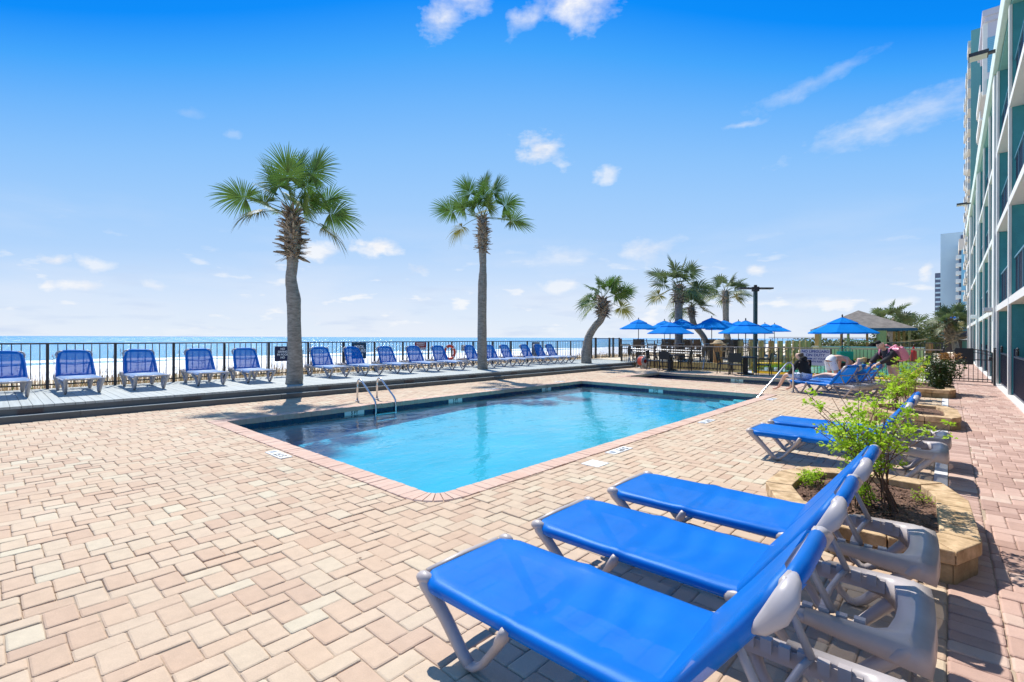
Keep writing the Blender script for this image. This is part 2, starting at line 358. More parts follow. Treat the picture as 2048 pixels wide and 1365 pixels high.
# ------------------------------------------------------------------ mesh builder
class MB:
    def __init__(s): s.v = []; s.f = []; s.t = []
    def face(s, pts, tone=0.0):
        i = len(s.v); s.v += [tuple(p) for p in pts]; s.f.append(tuple(range(i, i + len(pts)))); s.t.append(tone)
    def box(s, c, d, rz=0.0, M=None):
        x, y, z = (k / 2 for k in d); i = len(s.v)
        cs, sn = math.cos(rz), math.sin(rz)
        for a, b, e in ((-x, -y, -z), (x, -y, -z), (x, y, -z), (-x, y, -z), (-x, -y, z), (x, -y, z), (x, y, z), (-x, y, z)):
            p = Vector((c[0] + a * cs - b * sn, c[1] + a * sn + b * cs, c[2] + e))
            if M: p = M @ p
            s.v.append(tuple(p))
        for f in ((0, 3, 2, 1), (4, 5, 6, 7), (0, 1, 5, 4), (1, 2, 6, 5), (2, 3, 7, 6), (3, 0, 4, 7)):
            s.f.append(tuple(i + k for k in f)); s.t.append(0)
        return s
    def bx(s, x0, x1, y0, y1, z0, z1): return s.box(((x0 + x1) / 2, (y0 + y1) / 2, (z0 + z1) / 2), (abs(x1 - x0), abs(y1 - y0), abs(z1 - z0)))
    def tube(s, pts, r, n=8, ry=None, cap=True, up=None):
        """swept section; r scalar or per point; ry gives the other half axis (rounded box section when n==4 rotated)"""
        pts = [Vector(p) for p in pts]; m = len(pts)
        rs = r if isinstance(r, (list, tuple)) else [r] * m
        r2 = (ry if isinstance(ry, (list, tuple)) else [ry] * m) if ry is not None else rs
        i0 = len(s.v); prev = None
        for k in range(m):
            d = (pts[min(k + 1, m - 1)] - pts[max(k - 1, 0)]).normalized()
            if prev is None:
                u = Vector(up) if up else (Vector((0, 0, 1)) if abs(d.z) < .9 else Vector((1, 0, 0)))
            else: u = prev
            a = (u - d * u.dot(d)).normalized(); b = d.cross(a); prev = a
            for j in range(n):
                t = 2 * math.pi * (j + .5) / n
                s.v.append(tuple(pts[k] + a * math.cos(t) * rs[k] + b * math.sin(t) * r2[k]))
        for k in range(m - 1):
            for j in range(n):
                s.f.append((i0 + k * n + j, i0 + k * n + (j + 1) % n, i0 + (k + 1) * n + (j + 1) % n, i0 + (k + 1) * n + j)); s.t.append(0)
        if cap:
            s.f.append(tuple(i0 + j for j in range(n))[::-1]); s.t.append(0)
            s.f.append(tuple(i0 + (m - 1) * n + j for j in range(n))); s.t.append(0)
        return s
    def prism(s, poly, z0, z1, M=None):
        i = len(s.v); n = len(poly)
        for z in (z0, z1):
            for p in poly:
                q = Vector((p[0], p[1], z)); s.v.append(tuple(M @ q if M else q))
        s.f.append(tuple(range(i, i + n))[::-1]); s.f.append(tuple(range(i + n, i + 2 * n))); s.t += [0, 0]
        for k in range(n): s.f.append((i + k, i + (k + 1) % n, i + n + (k + 1) % n, i + n + k)); s.t.append(0)
        return s
    def lathe(s, prof, c=(0, 0, 0), n=12):
        i = len(s.v)
        for r, z in prof:
            for j in range(n):
                t = 2 * math.pi * j / n; s.v.append((c[0] + r * math.cos(t), c[1] + r * math.sin(t), c[2] + z))
        for k in range(len(prof) - 1):
            for j in range(n):
                s.f.append((i + k * n + j, i + k * n + (j + 1) % n, i + (k + 1) * n + (j + 1) % n, i + (k + 1) * n + j)); s.t.append(0)
        return s
    def sphere(s, c, r, n=8, m=6, sc=(1, 1, 1)):
        i = len(s.v)
        for a in range(m + 1):
            th = math.pi * a / m
            for b in range(n):
                ph = 2 * math.pi * b / n
                s.v.append((c[0] + sc[0] * r * math.sin(th) * math.cos(ph), c[1] + sc[1] * r * math.sin(th) * math.sin(ph), c[2] + sc[2] * r * math.cos(th)))
        for a in range(m):
            for b in range(n):
                s.f.append((i + a * n + b, i + (a + 1) * n + b, i + (a + 1) * n + (b + 1) % n, i + a * n + (b + 1) % n)); s.t.append(0)
        return s
    def build(s, name, m, parent=None, smooth=False, bevel=0, tone=False, sub=0):
        me = bpy.data.meshes.new(name); me.from_pydata(s.v, [], s.f)
        if tone:
            at = me.attributes.new('tone', 'FLOAT', 'FACE'); at.data.foreach_set('value', s.t)
        me.materials.append(MAT[m] if isinstance(m, str) else m)
        if smooth: me.polygons.foreach_set('use_smooth', [True] * len(me.polygons))
        me.update()
        o = bpy.data.objects.new(name, me); COL.objects.link(o)
        if parent: o.parent = parent
        if bevel:
            b = o.modifiers.new('bevel', 'BEVEL'); b.width = bevel; b.segments = 2; b.limit_method = 'ANGLE'; b.angle_limit = R(35)
        if sub:
            b = o.modifiers.new('sub', 'SUBSURF'); b.levels = sub; b.render_levels = sub
        return o


def tag(o, label=None, cat=None, group=None, kind=None):
    if label: o['label'] = label
    if cat: o['category'] = cat
    if group: o['group'] = group
    if kind: o['kind'] = kind
    return o


def empty(name, loc=(0, 0, 0), rz=0.0, label=None, cat=None, group=None):
    o = bpy.data.objects.new(name, None); COL.objects.link(o); o.location = loc; o.rotation_euler = (0, 0, rz)
    o.empty_display_size = .1
    return tag(o, label, cat, group)


def kids(o): return [c for c in bpy.data.objects if c.parent == o]


TREE = {}


def copy_tree(o, loc=None, rz=None, label=None):
    def rec(a, par):
        c = a.copy(); COL.objects.link(c); c.parent = par
        if par is None: c.parent = None
        if a.name not in TREE: TREE[a.name] = kids(a)
        for ch in TREE[a.name]: rec(ch, c)
        return c
    c = rec(o, None)
    if loc is not None: c.location = loc
    if rz is not None: c.rotation_euler = (0, 0, rz)
    if label: c['label'] = label
    return c


def text(name, s, size, loc, normal_rot, m, parent, depth=.002, align='CENTER'):
    cu = bpy.data.curves.new(name, 'FONT'); cu.body = s; cu.size = size; cu.align_x = align; cu.align_y = 'CENTER'; cu.extrude = depth
    cu.space_line = .85; cu.offset = size * .035
    t = bpy.data.objects.new(name, cu); COL.objects.link(t)
    t.location = loc; t.rotation_euler = normal_rot
    bpy.context.view_layer.update()
    dg = bpy.context.evaluated_depsgraph_get()
    me = bpy.data.meshes.new_from_object(t.evaluated_get(dg)); o = bpy.data.objects.new(name, me); COL.objects.link(o)
    o.location = loc; o.rotation_euler = normal_rot; me.materials.clear(); me.materials.append(MAT[m])
    bpy.data.objects.remove(t); o.parent = parent
    return o


# ================================================================== SETTING
# pool outline (coping): inner and outer rectangles
PI_ = (-9.45, -3.58, 2.86, 14.0); PO_ = (-9.67, -3.36, 2.64, 14.22)
WI_ = (-9.35, -3.6, 16.75, 19.75); WO_ = (-9.57, -3.38, 16.53, 19.97)
BL, BW, GAP = .2175, .10875, .0024


def brick(mb, x0, x1, y0, y1, rnd, z=0.0, bev=.008, tilt=.0018, deep=.03):
    x0 += GAP / 2; x1 -= GAP / 2; y0 += GAP / 2; y1 -= GAP / 2
    if x1 - x0 < .02 or y1 - y0 < .02: return
    dz = z + rnd.uniform(-.0026, .002); tx = rnd.uniform(-tilt, tilt); ty = rnd.uniform(-tilt, tilt); t = rnd.random()
    jx = rnd.uniform(-.0014, .0014); jy = rnd.uniform(-.0014, .0014)
    near = (x0 * x0 + y0 * y0) < 81
    i = len(mb.v); cxm, cym = (x0 + x1) / 2, (y0 + y1) / 2; hx, hy = (x1 - x0) / 2, (y1 - y0) / 2
    ch = min(.010, hx * .3, hy * .3)
    if near:
        w = lambda: rnd.uniform(-.0016, .0016)
        out = []
        for sx_, sy_ in ((-1, -1), (1, -1), (1, 1), (-1, 1)):
            a, b = ((sx_ * hx, sy_ * (hy - ch)), (sx_ * (hx - ch), sy_ * hy))
            if sx_ * sy_ < 0: a, b = b, a
            out += [(a[0] + w(), a[1] + w()), (b[0] + w(), b[1] + w())]
            mx = sx_ if sx_ * sy_ < 0 else 0
            nx = (0, sy_ * hy) if sx_ * sy_ > 0 else (sx_ * hx, 0)
            out.append((nx[0] + w() * .8, nx[1] + w() * .8))
    else: out = [(-hx, -hy), (hx, -hy), (hx, hy), (-hx, hy)]
    n = len(out)
    for inset, zz in ((0, -deep), (0, -bev), (bev * .35, -bev * .4), (bev * 1.3, 0)):
        fx, fy = (hx - inset) / hx, (hy - inset) / hy
        for (px, py) in out:
            mb.v.append((cxm + px * fx + jx, cym + py * fy + jy, dz + zz + (tx * px / hx + ty * py / hy if zz > -.02 else 0)))
    for k in range(3):
        for j in range(n):
            mb.f.append((i + n * k + j, i + n * k + (j + 1) % n, i + n * k + n + (j + 1) % n, i + n * k + n + j)); mb.t.append(t)
    mb.f.append(tuple(range(i + 3 * n, i + 4 * n))); mb.t.append(t)


def clip_rect(r, h):
    """rect r minus hole h when the cut is straight; None when inside"""
    x0, x1, y0, y1 = r; a0, a1, b0, b1 = h
    if x1 <= a0 + 1e-6 or x0 >= a1 - 1e-6 or y1 <= b0 + 1e-6 or y0 >= b1 - 1e-6: return r
    cand = []
    if x0 < a0: cand.append((x0, a0, y0, y1))
    if x1 > a1: cand.append((a1, x1, y0, y1))
    if y0 < b0: cand.append((x0, x1, y0, b0))
    if y1 > b1: cand.append((x0, x1, b1, y1))
    if not cand: return None
    return max(cand, key=lambda c: (c[1] - c[0]) * (c[3] - c[2]))


def cobble(mb, reg, holes, rnd):
    """two-size tumbled pavers: near-squares and long ones, interlocking"""
    x0, x1, y0, y1 = reg; sx_, sy_, rx_, ry_ = .213, .140, .115, .210
    ax, ay, bx_, by_ = sx_ + rx_, ry_ - sy_, -rx_, sy_; det = ax * by_ - ay * bx_
    C = [(X, Y) for X in (x0 - .5, x1 + .5) for Y in (y0 - .5, y1 + .5)]
    A = [(X * by_ - Y * bx_) / det for X, Y in C]; B = [(ax * Y - ay * X) / det for X, Y in C]
    for i in range(math.floor(min(A)), math.ceil(max(A)) + 1):
        for j in range(math.floor(min(B)), math.ceil(max(B)) + 1):
            ox, oy = i * ax + j * bx_, i * ay + j * by_
            if not (x0 - .5 < ox < x1 + .5 and y0 - .5 < oy < y1 + .5): continue
            for r in ((ox, ox + sx_, oy, oy + sy_), (ox + sx_, ox + sx_ + rx_, oy, oy + ry_)):
                r = (max(r[0], x0), min(r[1], x1), max(r[2], y0), min(r[3], y1))
                if r[0] >= r[1] or r[2] >= r[3]: continue
                ccx, ccy = PO_[1] - RC, PO_[2] + RC
                if holes and r[1] > ccx and r[2] < ccy and math.hypot(r[1] - ccx, r[2] - ccy) > RC + .01 and r[0] > ccx - .02 and r[3] < ccy + .02:
                    brick(mb, *r, rnd, z=-.004); continue     # runs under the rounded corner of the coping
                for h in holes:
                    r = clip_rect(r, h)
                    if r is None: break
                if r is None: continue
                cx, cy = (r[0] + r[1]) / 2, (r[2] + r[3]) / 2
                if -cx * .673 + cy * .74 < -.6: continue     # well behind the viewpoint
                brick(mb, *r, rnd)


rnd = random.Random(3)
RC = .38      # radius of the rounded pool corner nearest the loungers


def in_corner(x, y):   # outside the rounded corner but inside the coping rectangle
    return False


mb = MB(); cobble(mb, (-11.95, -.12, -3.5, 22.4), [PO_, WO_], rnd)
mb.build('paving', 'paver_tan', tone=True)['kind'] = 'structure'
mb = MB(); cobble(mb, (.22, 1.15, -3.5, 62), [], rnd)
for k in range(-30, 520):
    y = k * BW
    brick(mb, 0.0, .217, y, y + BW, rnd)
mb.build('walkway', 'paver_pink', tone=True)['kind'] = 'structure'
mb = MB()
y = -3.5
while y < 5.9: brick(mb, -.115, -.003, y, y + BL, rnd); y += BL
mb.build('paving_border', 'paver_tan', tone=True)['kind'] = 'structure'
mb = MB().bx(-.115, -.005, 5.9, 22.3, -.03, .004); tag(mb.build('drain_strip', 'strip'), kind='structure')
# paving base with holes for the pools
mb = MB()
ZB = -.012
xs = [-12.2, PO_[0] + .1, PO_[1] - .1, 1.2]
for (a, b, c, d) in ((-12.2, 1.2, -4, PI_[2] - .03), (-12.2, PI_[0] - .03, PI_[2] - .03, PI_[3] + .03), (PI_[1] + .03, 1.2, PI_[2] - .03, PI_[3] + .03), (-12.2, 1.2, PI_[3] + .03, WI_[2] - .03),
                     (-12.2, WI_[0] - .03, WI_[2] - .03, WI_[3] + .03), (WI_[1] + .03, 1.2, WI_[2] - .03, WI_[3] + .03), (-12.2, 1.2, WI_[3] + .03, 22.6), (-.2, 1.2, 22.6, 62)):
    mb.face([(a, c, ZB), (b, c, ZB), (b, d, ZB), (a, d, ZB)])
tag(mb.build('paving_bed', 'paver_joint'), kind='structure')


def coping(mb, I, O, rnd, round_corner=False):
    def row(x0, x1, y0, y1, along):
        L = (x1 - x0) if along == 'x' else (y1 - y0); n = max(1, round(L / BW)); st = L / n
        for k in range(n):
            if along == 'x': brick(mb, x0 + k * st, x0 + (k + 1) * st, y0, y1, rnd, z=.008, bev=.006, deep=.10)
            else: brick(mb, x0, x1, y0 + k * st, y0 + (k + 1) * st, rnd, z=.008, bev=.006, deep=.10)
    rc = RC if round_corner else 0
    row(O[0], O[1] - (rc + .0 if rc else 0), O[2], I[2] + .02, 'x')
    row(O[0], O[1], I[3] - .02, O[3], 'x')
    row(O[0], I[0] + .02, I[2] + .02, I[3] - .02, 'y')
    row(I[1] - .02, O[1], I[2] + .02 + (rc - .24 if rc else 0), I[3] - .02, 'y')


mb = MB(); coping(mb, PI_, PO_, rnd, True)
# rounded corner: wedge bricks round centre (O1-RC, O2+RC)
cx, cy = PO_[1] - RC, PO_[2] + RC
for k in range(6):
    a0, a1 = -math.pi / 2 + k * math.pi / 12 + .01, -math.pi / 2 + (k + 1) * math.pi / 12 - .01
    t = rnd.random(); i = len(mb.v)
    for ins, z in ((0, -.095), (0, -.006), (.012, .008)):
        for r_, a in ((RC - .24 + ins, a0 + ins), (RC - ins, a0 + ins * .4), (RC - ins, a1 - ins * .4), (RC - .24 + ins, a1 - ins)):
            mb.v.append((cx + r_ * math.cos(a), cy + r_ * math.sin(a), z))
    for q in range(2):
        for j in range(4): mb.f.append((i + 4 * q + j, i + 4 * q + (j + 1) % 4, i + 4 * q + 4 + (j + 1) % 4, i + 4 * q + 4 + j)); mb.t.append(t)
    mb.f.append((i + 8, i + 9, i + 10, i + 11)); mb.t.append(t)
# filler paver outside the arc
t = .5; i = len(mb.v)
pts = [(PO_[1], PO_[2])] + [(cx + (RC + .006) * math.cos(a), cy + (RC + .006) * math.sin(a)) for a in [-k * math.pi / 12 for k in range(0, 7)]]
mb.v += [(p[0], p[1], -.014) for p in pts]; mb.f.append(tuple(range(i, i + len(pts)))[::-1]); mb.t.append(.7)
tag(mb.build('pool_coping', 'coping', tone=True), 'pinkish brick coping round the rectangular swimming pool', kind='structure')
mb = MB(); coping(mb, WI_, WO_, rnd); tag(mb.build('wading_pool_coping', 'coping', tone=True), kind='structure')


def pool(name, I, depth, shell, wat, zw):
    x0, x1, y0, y1 = I
    mb = MB()
    def wall(z0, z1, e=0.0, m=mb):
        X0, X1, Y0, Y1 = x0 + e, x1 - e, y0 + e, y1 - e
        c = [(X0, Y0), (X1, Y0), (X1, Y1), (X0, Y1)]
        if name == 'pool':   # rounded corner
            cc = (X1 - .16, Y0 + .16); arc = [(cc[0] + .16 * math.cos(a), cc[1] + .16 * math.sin(a)) for a in [R(-90 + 18 * k) for k in range(6)]]
            c = [(X0, Y0)] + arc + [(X1, Y1), (X0, Y1)]
        n = len(c)
        for k in range(n):
            a, b = c[k], c[(k + 1) % n]; m.face([(a[0], a[1], z0), (b[0], b[1], z0), (b[0], b[1], z1), (a[0], a[1], z1)])
        return c
    dp = .60 if name == 'pool' else depth; ym = 8.5 if name == 'pool' else (y0 + y1) / 2
    wall(-.05, -dp); mb.face([(x0, y0, -dp), (x1, y0, -dp), (x1, ym, -depth), (x0, ym, -depth)]); mb.face([(x0, ym, -depth), (x1, ym, -depth), (x1, y1, -depth), (x0, y1, -depth)])
    tag(mb.build(name + '_shell', shell), kind='structure')
    tb = MB(); wall(-.07, -.24, .004, tb); tag(tb.build(name + '_tile_band', 'navy_tile'), kind='structure')
    w = MB(); w.face([(x0, y0, zw), (x1, y0, zw), (x1, y1, zw), (x0, y1, zw)])
    if name == 'pool':
        w = MB(); T = [(x0 + .001, y0 + .001, zw), (x1 - .001, y0 + .001, zw), (x1 - .001, ym, zw), (x1 - .001, y1 - .001, zw), (x0 + .001, y1 - .001, zw), (x0 + .001, ym, zw)]
        B = [(p[0], p[1], -(dp if p[1] < y0 + .1 else depth) + .003) for p in T]; w.v = T + B
        w.f = [(0, 1, 2, 5), (5, 2, 3, 4), (6, 11, 8, 7), (11, 10, 9, 8)] + [(k, 6 + k, 6 + (k + 1) % 6, (k + 1) % 6) for k in range(6)]; w.t = [0] * len(w.f)
    return tag(w.build(name + '_water', wat), kind='structure')


pool('pool', PI_, .35, 'pool_shell', 'pool_water', -.15)
pool('wading_pool', WI_, .25, 'wading_shell', 'wading_water', -.15)
# grout lines of the tile band: thin pale joints every 15 cm on the two far sides
mb = MB()
for k in range(0, 75): mb.bx(PI_[0] + .004, PI_[0] + .0065, PI_[2] + k * .15, PI_[2] + k * .15 + .004, -.235, -.07)
for k in range(0, 39): mb.bx(PI_[0] + k * .15, PI_[0] + k * .15 + .004, PI_[3] - .0065, PI_[3] - .004, -.235, -.07)
tag(mb.build('tile_grout', 'tile_joint'), kind='structure')
# curved entry steps in the far right corner
mb = MB()
for r_, z in ((1.5, -.30), (1.15, -.24), (.8, -.18)):
    pts = [(PI_[1] - .004, PI_[3] - .004)] + [(PI_[1] - .004 + r_ * math.cos(R(a)), PI_[3] - .004 + r_ * math.sin(R(a))) for a in range(180, 271, 10)]
    mb.prism(pts, -.345, z)
tag(mb.build('pool_steps', 'pool_shell'), kind='structure')

# ground, beach, sea
mb = MB()
GX = [-16.2, -20, -26, -34, -62, -75]; GZ = [-.1, .05, -.75, -1.6, -2.75, -3.3]
Ys = [-300] + [-20 + 4 * k for k in range(30)] + [300, 1500, 6000, 15000]
for j in range(len(Ys) - 1):
    for k in range(len(GX) - 1):
        mb.face([(GX[k], Ys[j], GZ[k]), (GX[k], Ys[j + 1], GZ[k]), (GX[k + 1], Ys[j + 1], GZ[k + 1]), (GX[k + 1], Ys[j], GZ[k + 1])])
tag(mb.build('beach', 'sand'), kind='structure')
mb = MB(); Z0 = -.10
for a, b, c, d in ((-16.2, 15000, -15000, -4), (-16.2, -12.2, -4, 15000), (-12.2, 1.2, 43.5, 15000), (1.2, 15000, -4, 15000), (-12.2, -8.4, 22.6, 43.5), (-1.0, 1.2, 22.6, 43.5), (-8.4, -1.0, 22.6, 22.9)):
    mb.face([(a, c, Z0), (b, c, Z0), (b, d, Z0), (a, d, Z0)])
tag(mb.build('ground', 'sand'), kind='structure')
mb = MB(); mb.face([(-60, -30000, -3), (-60, 30000, -3), (-40000, 30000, -3), (-40000, -30000, -3)])
tag(mb.build('sea_water', 'sea'), kind='structure')


def wave_line(x, y0, y1, h, seed):
    r = random.Random(seed); mb = MB(); pr = None; y = y0
    while y < y1:
        hh = h * (.35 + .65 * abs(math.sin(y * .05 + seed))) * r.uniform(.7, 1.1); w = r.uniform(1.2, 2.6); xx = x + 2.5 * math.sin(y * .03 + seed * 2) + r.uniform(-.3, .3)
        cur = [(xx + w, y, -3.05), (xx + w * .4, y, -3 + hh * .7), (xx, y, -3 + hh), (xx - w, y, -3.05)]
        if pr:
            for k in range(3): mb.face([pr[k], cur[k], cur[k + 1], pr[k + 1]])
        pr = cur; y += 2.2
    return mb


mat('foam', (.86, .88, .9), .7, var=.06, vs=.6, bump=.6, bs=2)
for k, (x, h) in enumerate(((-72, .3), (-84, .5), (-98, .55), (-116, .4))):
    tag(wave_line(x, -60, 400, h, k + 1).build('breaking_wave', 'foam', smooth=True), kind='structure')

# deck with one step
mb = MB()
y = -6.0; k = 0
while y < 27.0:
    mb.bx(-15.55, -12.0, y + .003, min(y + .137, 27), .225 + (k % 3) * .0006, .27 + (k % 3) * .0006); y += .14; k += 1
tag(mb.build('deck', 'deck', bevel=0), kind='structure')
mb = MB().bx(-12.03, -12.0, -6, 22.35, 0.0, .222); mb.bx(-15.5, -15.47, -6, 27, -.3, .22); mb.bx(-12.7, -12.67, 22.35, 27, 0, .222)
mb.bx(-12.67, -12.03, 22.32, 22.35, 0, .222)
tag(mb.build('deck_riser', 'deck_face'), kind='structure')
mb = MB(); y = -6.0
while y < 22.3: mb.bx(-12.0, -11.86, y + .002, min(y + 3.6, 22.3) - .002, .085, .118); y += 3.6
tag(mb.build('step_tread', 'deck'), kind='structure')
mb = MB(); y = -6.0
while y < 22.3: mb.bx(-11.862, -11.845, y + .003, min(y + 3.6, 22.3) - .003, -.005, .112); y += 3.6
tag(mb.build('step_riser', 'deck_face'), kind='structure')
vent0 = None
for k, y in enumerate((.55, 3.0, 5.95, 8.6, 9.9, 11.2, 13.3, 15.6, 17.9, 20.2)):
    if vent0 is None:
        vent0 = empty('deck_vent', (-12.0, y, .165), 0, 'dark louvred vent in the deck riser, leftmost and largest in view', 'vent', 'vents in the deck riser')
        MB().bx(.0, .012, -.17, .17, -.045, .045).build('vent_frame', 'mould_dark', vent0)
        m2 = MB()
        for q in range(4): m2.bx(.012, .017, -.155, .155, -.035 + q * .019, -.027 + q * .019)
        m2.build('louvre', 'panel_dark', vent0)
    else: copy_tree(vent0, (-12.0, y, .165), None, 'dark louvred vent in the deck riser, ' + ('', 'second from the left', 'third from the left', 'just left of the nearest palm', 'behind the pool ladder', 'just right of the pool ladder', 'left of the second palm', 'right of the second palm', 'second from the far end', 'farthest of all')[k])


# ================================================================== LOUNGER
def make_lounger(TX=1.585, TZ=.81, seatm='sling'):
    root = empty('sun_lounger')
    H_ = .335
    hx, hz = 1.24, .345           # hinge and top of the backrest
    fr = MB()
    for s in (-1, 1):
        fr.tube([(.02, s * .285, H_ - .015), (.1, s * .285, H_ - .02), (1.0, s * .285, H_ - .03), (1.3, s * .288, H_ - .03), (1.75, s * .294, H_ - .028)], [.018, .024, .026, .028, .030], 8, ry=[.022, .026, .026, .030, .032])
    # curved end panel at the head
    outer = [(1.48, -.318), (1.84, -.325), (1.888, -.295), (1.90, -.15), (1.905, 0), (1.90, .15), (1.888, .295), (1.84, .325), (1.48, .318)]
    inner = [(1.62, .245), (1.71, .235), (1.755, .17), (1.765, 0), (1.755, -.17), (1.71, -.235), (1.62, -.245)]
    inner9 = [(1.48, -.27), (1.72, -.258), (1.758, -.22), (1.775, -.11), (1.78, 0), (1.775, .11), (1.758, .22), (1.72, .258), (1.48, .27)]
    i = len(fr.v)
    lv = []
    zb_ = [.290, .250, .228, .232, .234, .232, .228, .250, .290]
    for zz, P in (([.338] * 9, outer), (zb_, [(x + .006, y * 1.012) for x, y in outer]), (zb_, inner9), ([.338] * 9, inner9), ([.342, .354, .36, .36, .36, .36, .36, .354, .342], [((a[0] * .55 + b[0] * .45), (a[1] * .55 + b[1] * .45)) for a, b in zip(outer, inner9)])):
        lv.append([len(fr.v) + q for q in range(9)]); fr.v += [(x, y, z) for (x, y), z in zip(P, zz)]
    for A, B in ((0, 1), (1, 2), (2, 3), (3, 4), (4, 0)):
        for q in range(8): fr.f.append((lv[A][q], lv[A][q + 1], lv[B][q + 1], lv[B][q])); fr.t.append(0)
    for q in (0, 8): fr.f.append(tuple(L[q] for L in (lv if q else lv[::-1]))); fr.t.append(0)
    fr.tube([(.0, -.25, H_ - .005), (-.012, 0, H_ - .005), (.0, .25, H_ - .005)], .014, 8, ry=.022)
    fr.tube([(.55, -.27, H_ - .05), (.55, .27, H_ - .05)], .015, 8)
    fr.tube([(1.2, -.29, H_ - .04), (1.2, .29, H_ - .04)], .018, 8)
    fr.build('base_frame', 'plastic', root, smooth=True, bevel=0)
    for s in (-1, 1):
        rk = MB()
        for q in range(6): rk.bx(1.34 + q * .062, 1.378 + q * .062, s * .232, s * .262, H_ - .035, H_ + .012 + (.006 if q % 2 else 0))
        rk.bx(1.3, 1.72, s * .25, s * .256, H_ - .065, H_ - .005)
        rk.build('ratchet_rack', 'plastic', root)

    def leg(ax, bx_, cx_, s):
        L = MB()
        y0 = s * .30; y1 = s * .275
        L.tube([(ax, y0, H_ - .0), (ax + (bx_ - ax) * .10, y0, H_ - .03), (ax + (bx_ - ax) * .5, y1 * 1.02, .17), (ax + (bx_ - ax) * .86, y1, .045), (bx_, y1, .018)],
               [.024, .036, .028, .024, .020], 8, ry=[.022, .036, .032, .030, .028], up=(1, 0, 0))
        m_ = bx_ + (cx_ - bx_) * .22
        L.tube([(bx_ - (cx_ - bx_) * .08, y1, .018), (bx_ + (cx_ - bx_) * .12, y1, .022), (bx_ + (cx_ - bx_) * .3, y1, .06), (bx_ + (cx_ - bx_) * .68, y1 * 1.04, .19), (cx_ - (cx_ - bx_) * .10, y0 * 1.08, .268), (cx_, y0 * 1.13, .316)],
               [.016, .017, .017, .018, .025, .018], 8, ry=[.028, .030, .031, .033, .042, .034], up=(1, 0, 0))
        return L
    for s in (-1, 1):
        L = leg(.012, .33, .60, s)
        # rounded cap at the foot corner
        L.sphere((.03, s * .298, H_ - .012), .05, 10, 6, (1.0, .72, .62))
        L.build('leg', 'plastic', root, smooth=True)
        L = leg(1.84, 1.55, 1.32, s)
        L.build('leg', 'plastic', root, smooth=True)
    # seat sling wrapped over the rails
    st = MB(); nx, prof = 40, []
    for k in range(0, 23):
        t = -1 + 2 * k / 22
        prof.append(t)
    i0 = len(st.v); rowsz = len(prof) + 6
    for a in range(nx + 1):
        x = .03 + (1.245 - .03) * a / nx
        hw = .330 if x > .12 else .330 - .05 * ((.12 - x) / .09) ** 1.4
        notch = .016 * math.exp(-((x - .585) / .045) ** 2)
        sag = -.028 * math.sin(math.pi * min(1, max(0, (x - .02) / 1.22)))
        row = []
        for s_ in (-1,):
            row += [(x, -hw * .90, H_ - .065), (x, -hw - .002, H_ - .045), (x, -hw - .006 - notch * .4, H_ - .018 + notch * .5)]
        for t in prof:
            y = t * hw * .97; e = abs(t)
            z = H_ + .012 + sag * (1 - e ** 2.5) - (.012 * max(0, e - .9) / .1) + notch * max(0, e - .8) * 3
            z += .0055 * math.sin(x * 36 + 1.6 * t * t + 2 * mnoise.noise(Vector((x * 3, t, 5)))) * (1 - e * e) * (1 if .6 < x < 1.15 else .25) + .004 * mnoise.noise(Vector((x * 5, t * 2, 1)))
            row.append((x, y, z))
        row += [(x, hw + .006 + notch * .4, H_ - .018 + notch * .5), (x, hw + .002, H_ - .045), (x, hw * .90, H_ - .065)]
        st.v += row
    for a in range(nx):
        for k in range(rowsz - 1):
            st.f.append((i0 + a * rowsz + k, i0 + (a + 1) * rowsz + k, i0 + (a + 1) * rowsz + k + 1, i0 + a * rowsz + k + 1)); st.t.append(0)
    st.build('seat_sling', seatm, root, smooth=True)
    # backrest
    D = Vector((TX - hx, 0, TZ - hz)).normalized(); N = Vector((-D.z, 0, D.x)); L_ = math.hypot(TX - hx, TZ - hz)
    def bp(u, y, n=0.0): return Vector((hx, y, hz)) + D * u + N * n
    bf = MB()
    for s in (-1, 1):
        bf.tube([bp(-.05, s * .285, -.01), bp(.1, s * .285, -.01), bp(.35, s * .275, -.01), bp(L_ - .12, s * .252, -.01), bp(L_ - .03, s * .23, -.008), bp(L_ - .004, s * .17)], .015, 8, ry=[.018, .020, .020, .018, .016, .015])
    bf.tube([bp(L_ - .004, -.18), bp(L_, 0), bp(L_ - .004, .18)], .013, 8, ry=.018)
    bf.tube([bp(.31, -.27, -.03), bp(.29, 0, -.045), bp(.31, .27, -.03)], .013, 8)
    for s in (-1, 1):
        bf.tube([bp(L_ - .02, s * .262, -.004), bp(L_ - .002, s * .245, -.002), bp(L_ + .004, s * .19, .0)], [.010, .018, .012], 8)
        bf.sphere(bp(-.05, s * .328, -.012), .068, 12, 8, (.95, .36, .55))
    bf.build('back_frame', 'plastic', root, smooth=True)
    for s in (-1, 1):
        h = MB(); h.tube([bp(L_ - .17, s * .290, -.03), bp(L_ - .13, s * .303, -.034), bp(L_ - .06, s * .308, -.034), bp(L_ - .01, s * .288, -.024), bp(L_ + .012, s * .235, -.012), bp(L_ + .010, s * .175, -.006)], [.005, .024, .036, .034, .022, .008], 12, ry=[.005, .011, .016, .020, .017, .008])
        h.build('grip', 'plastic_light', root, smooth=True)
    bs = MB(); nu = 26; i0 = len(bs.v); n2 = 19 + 6
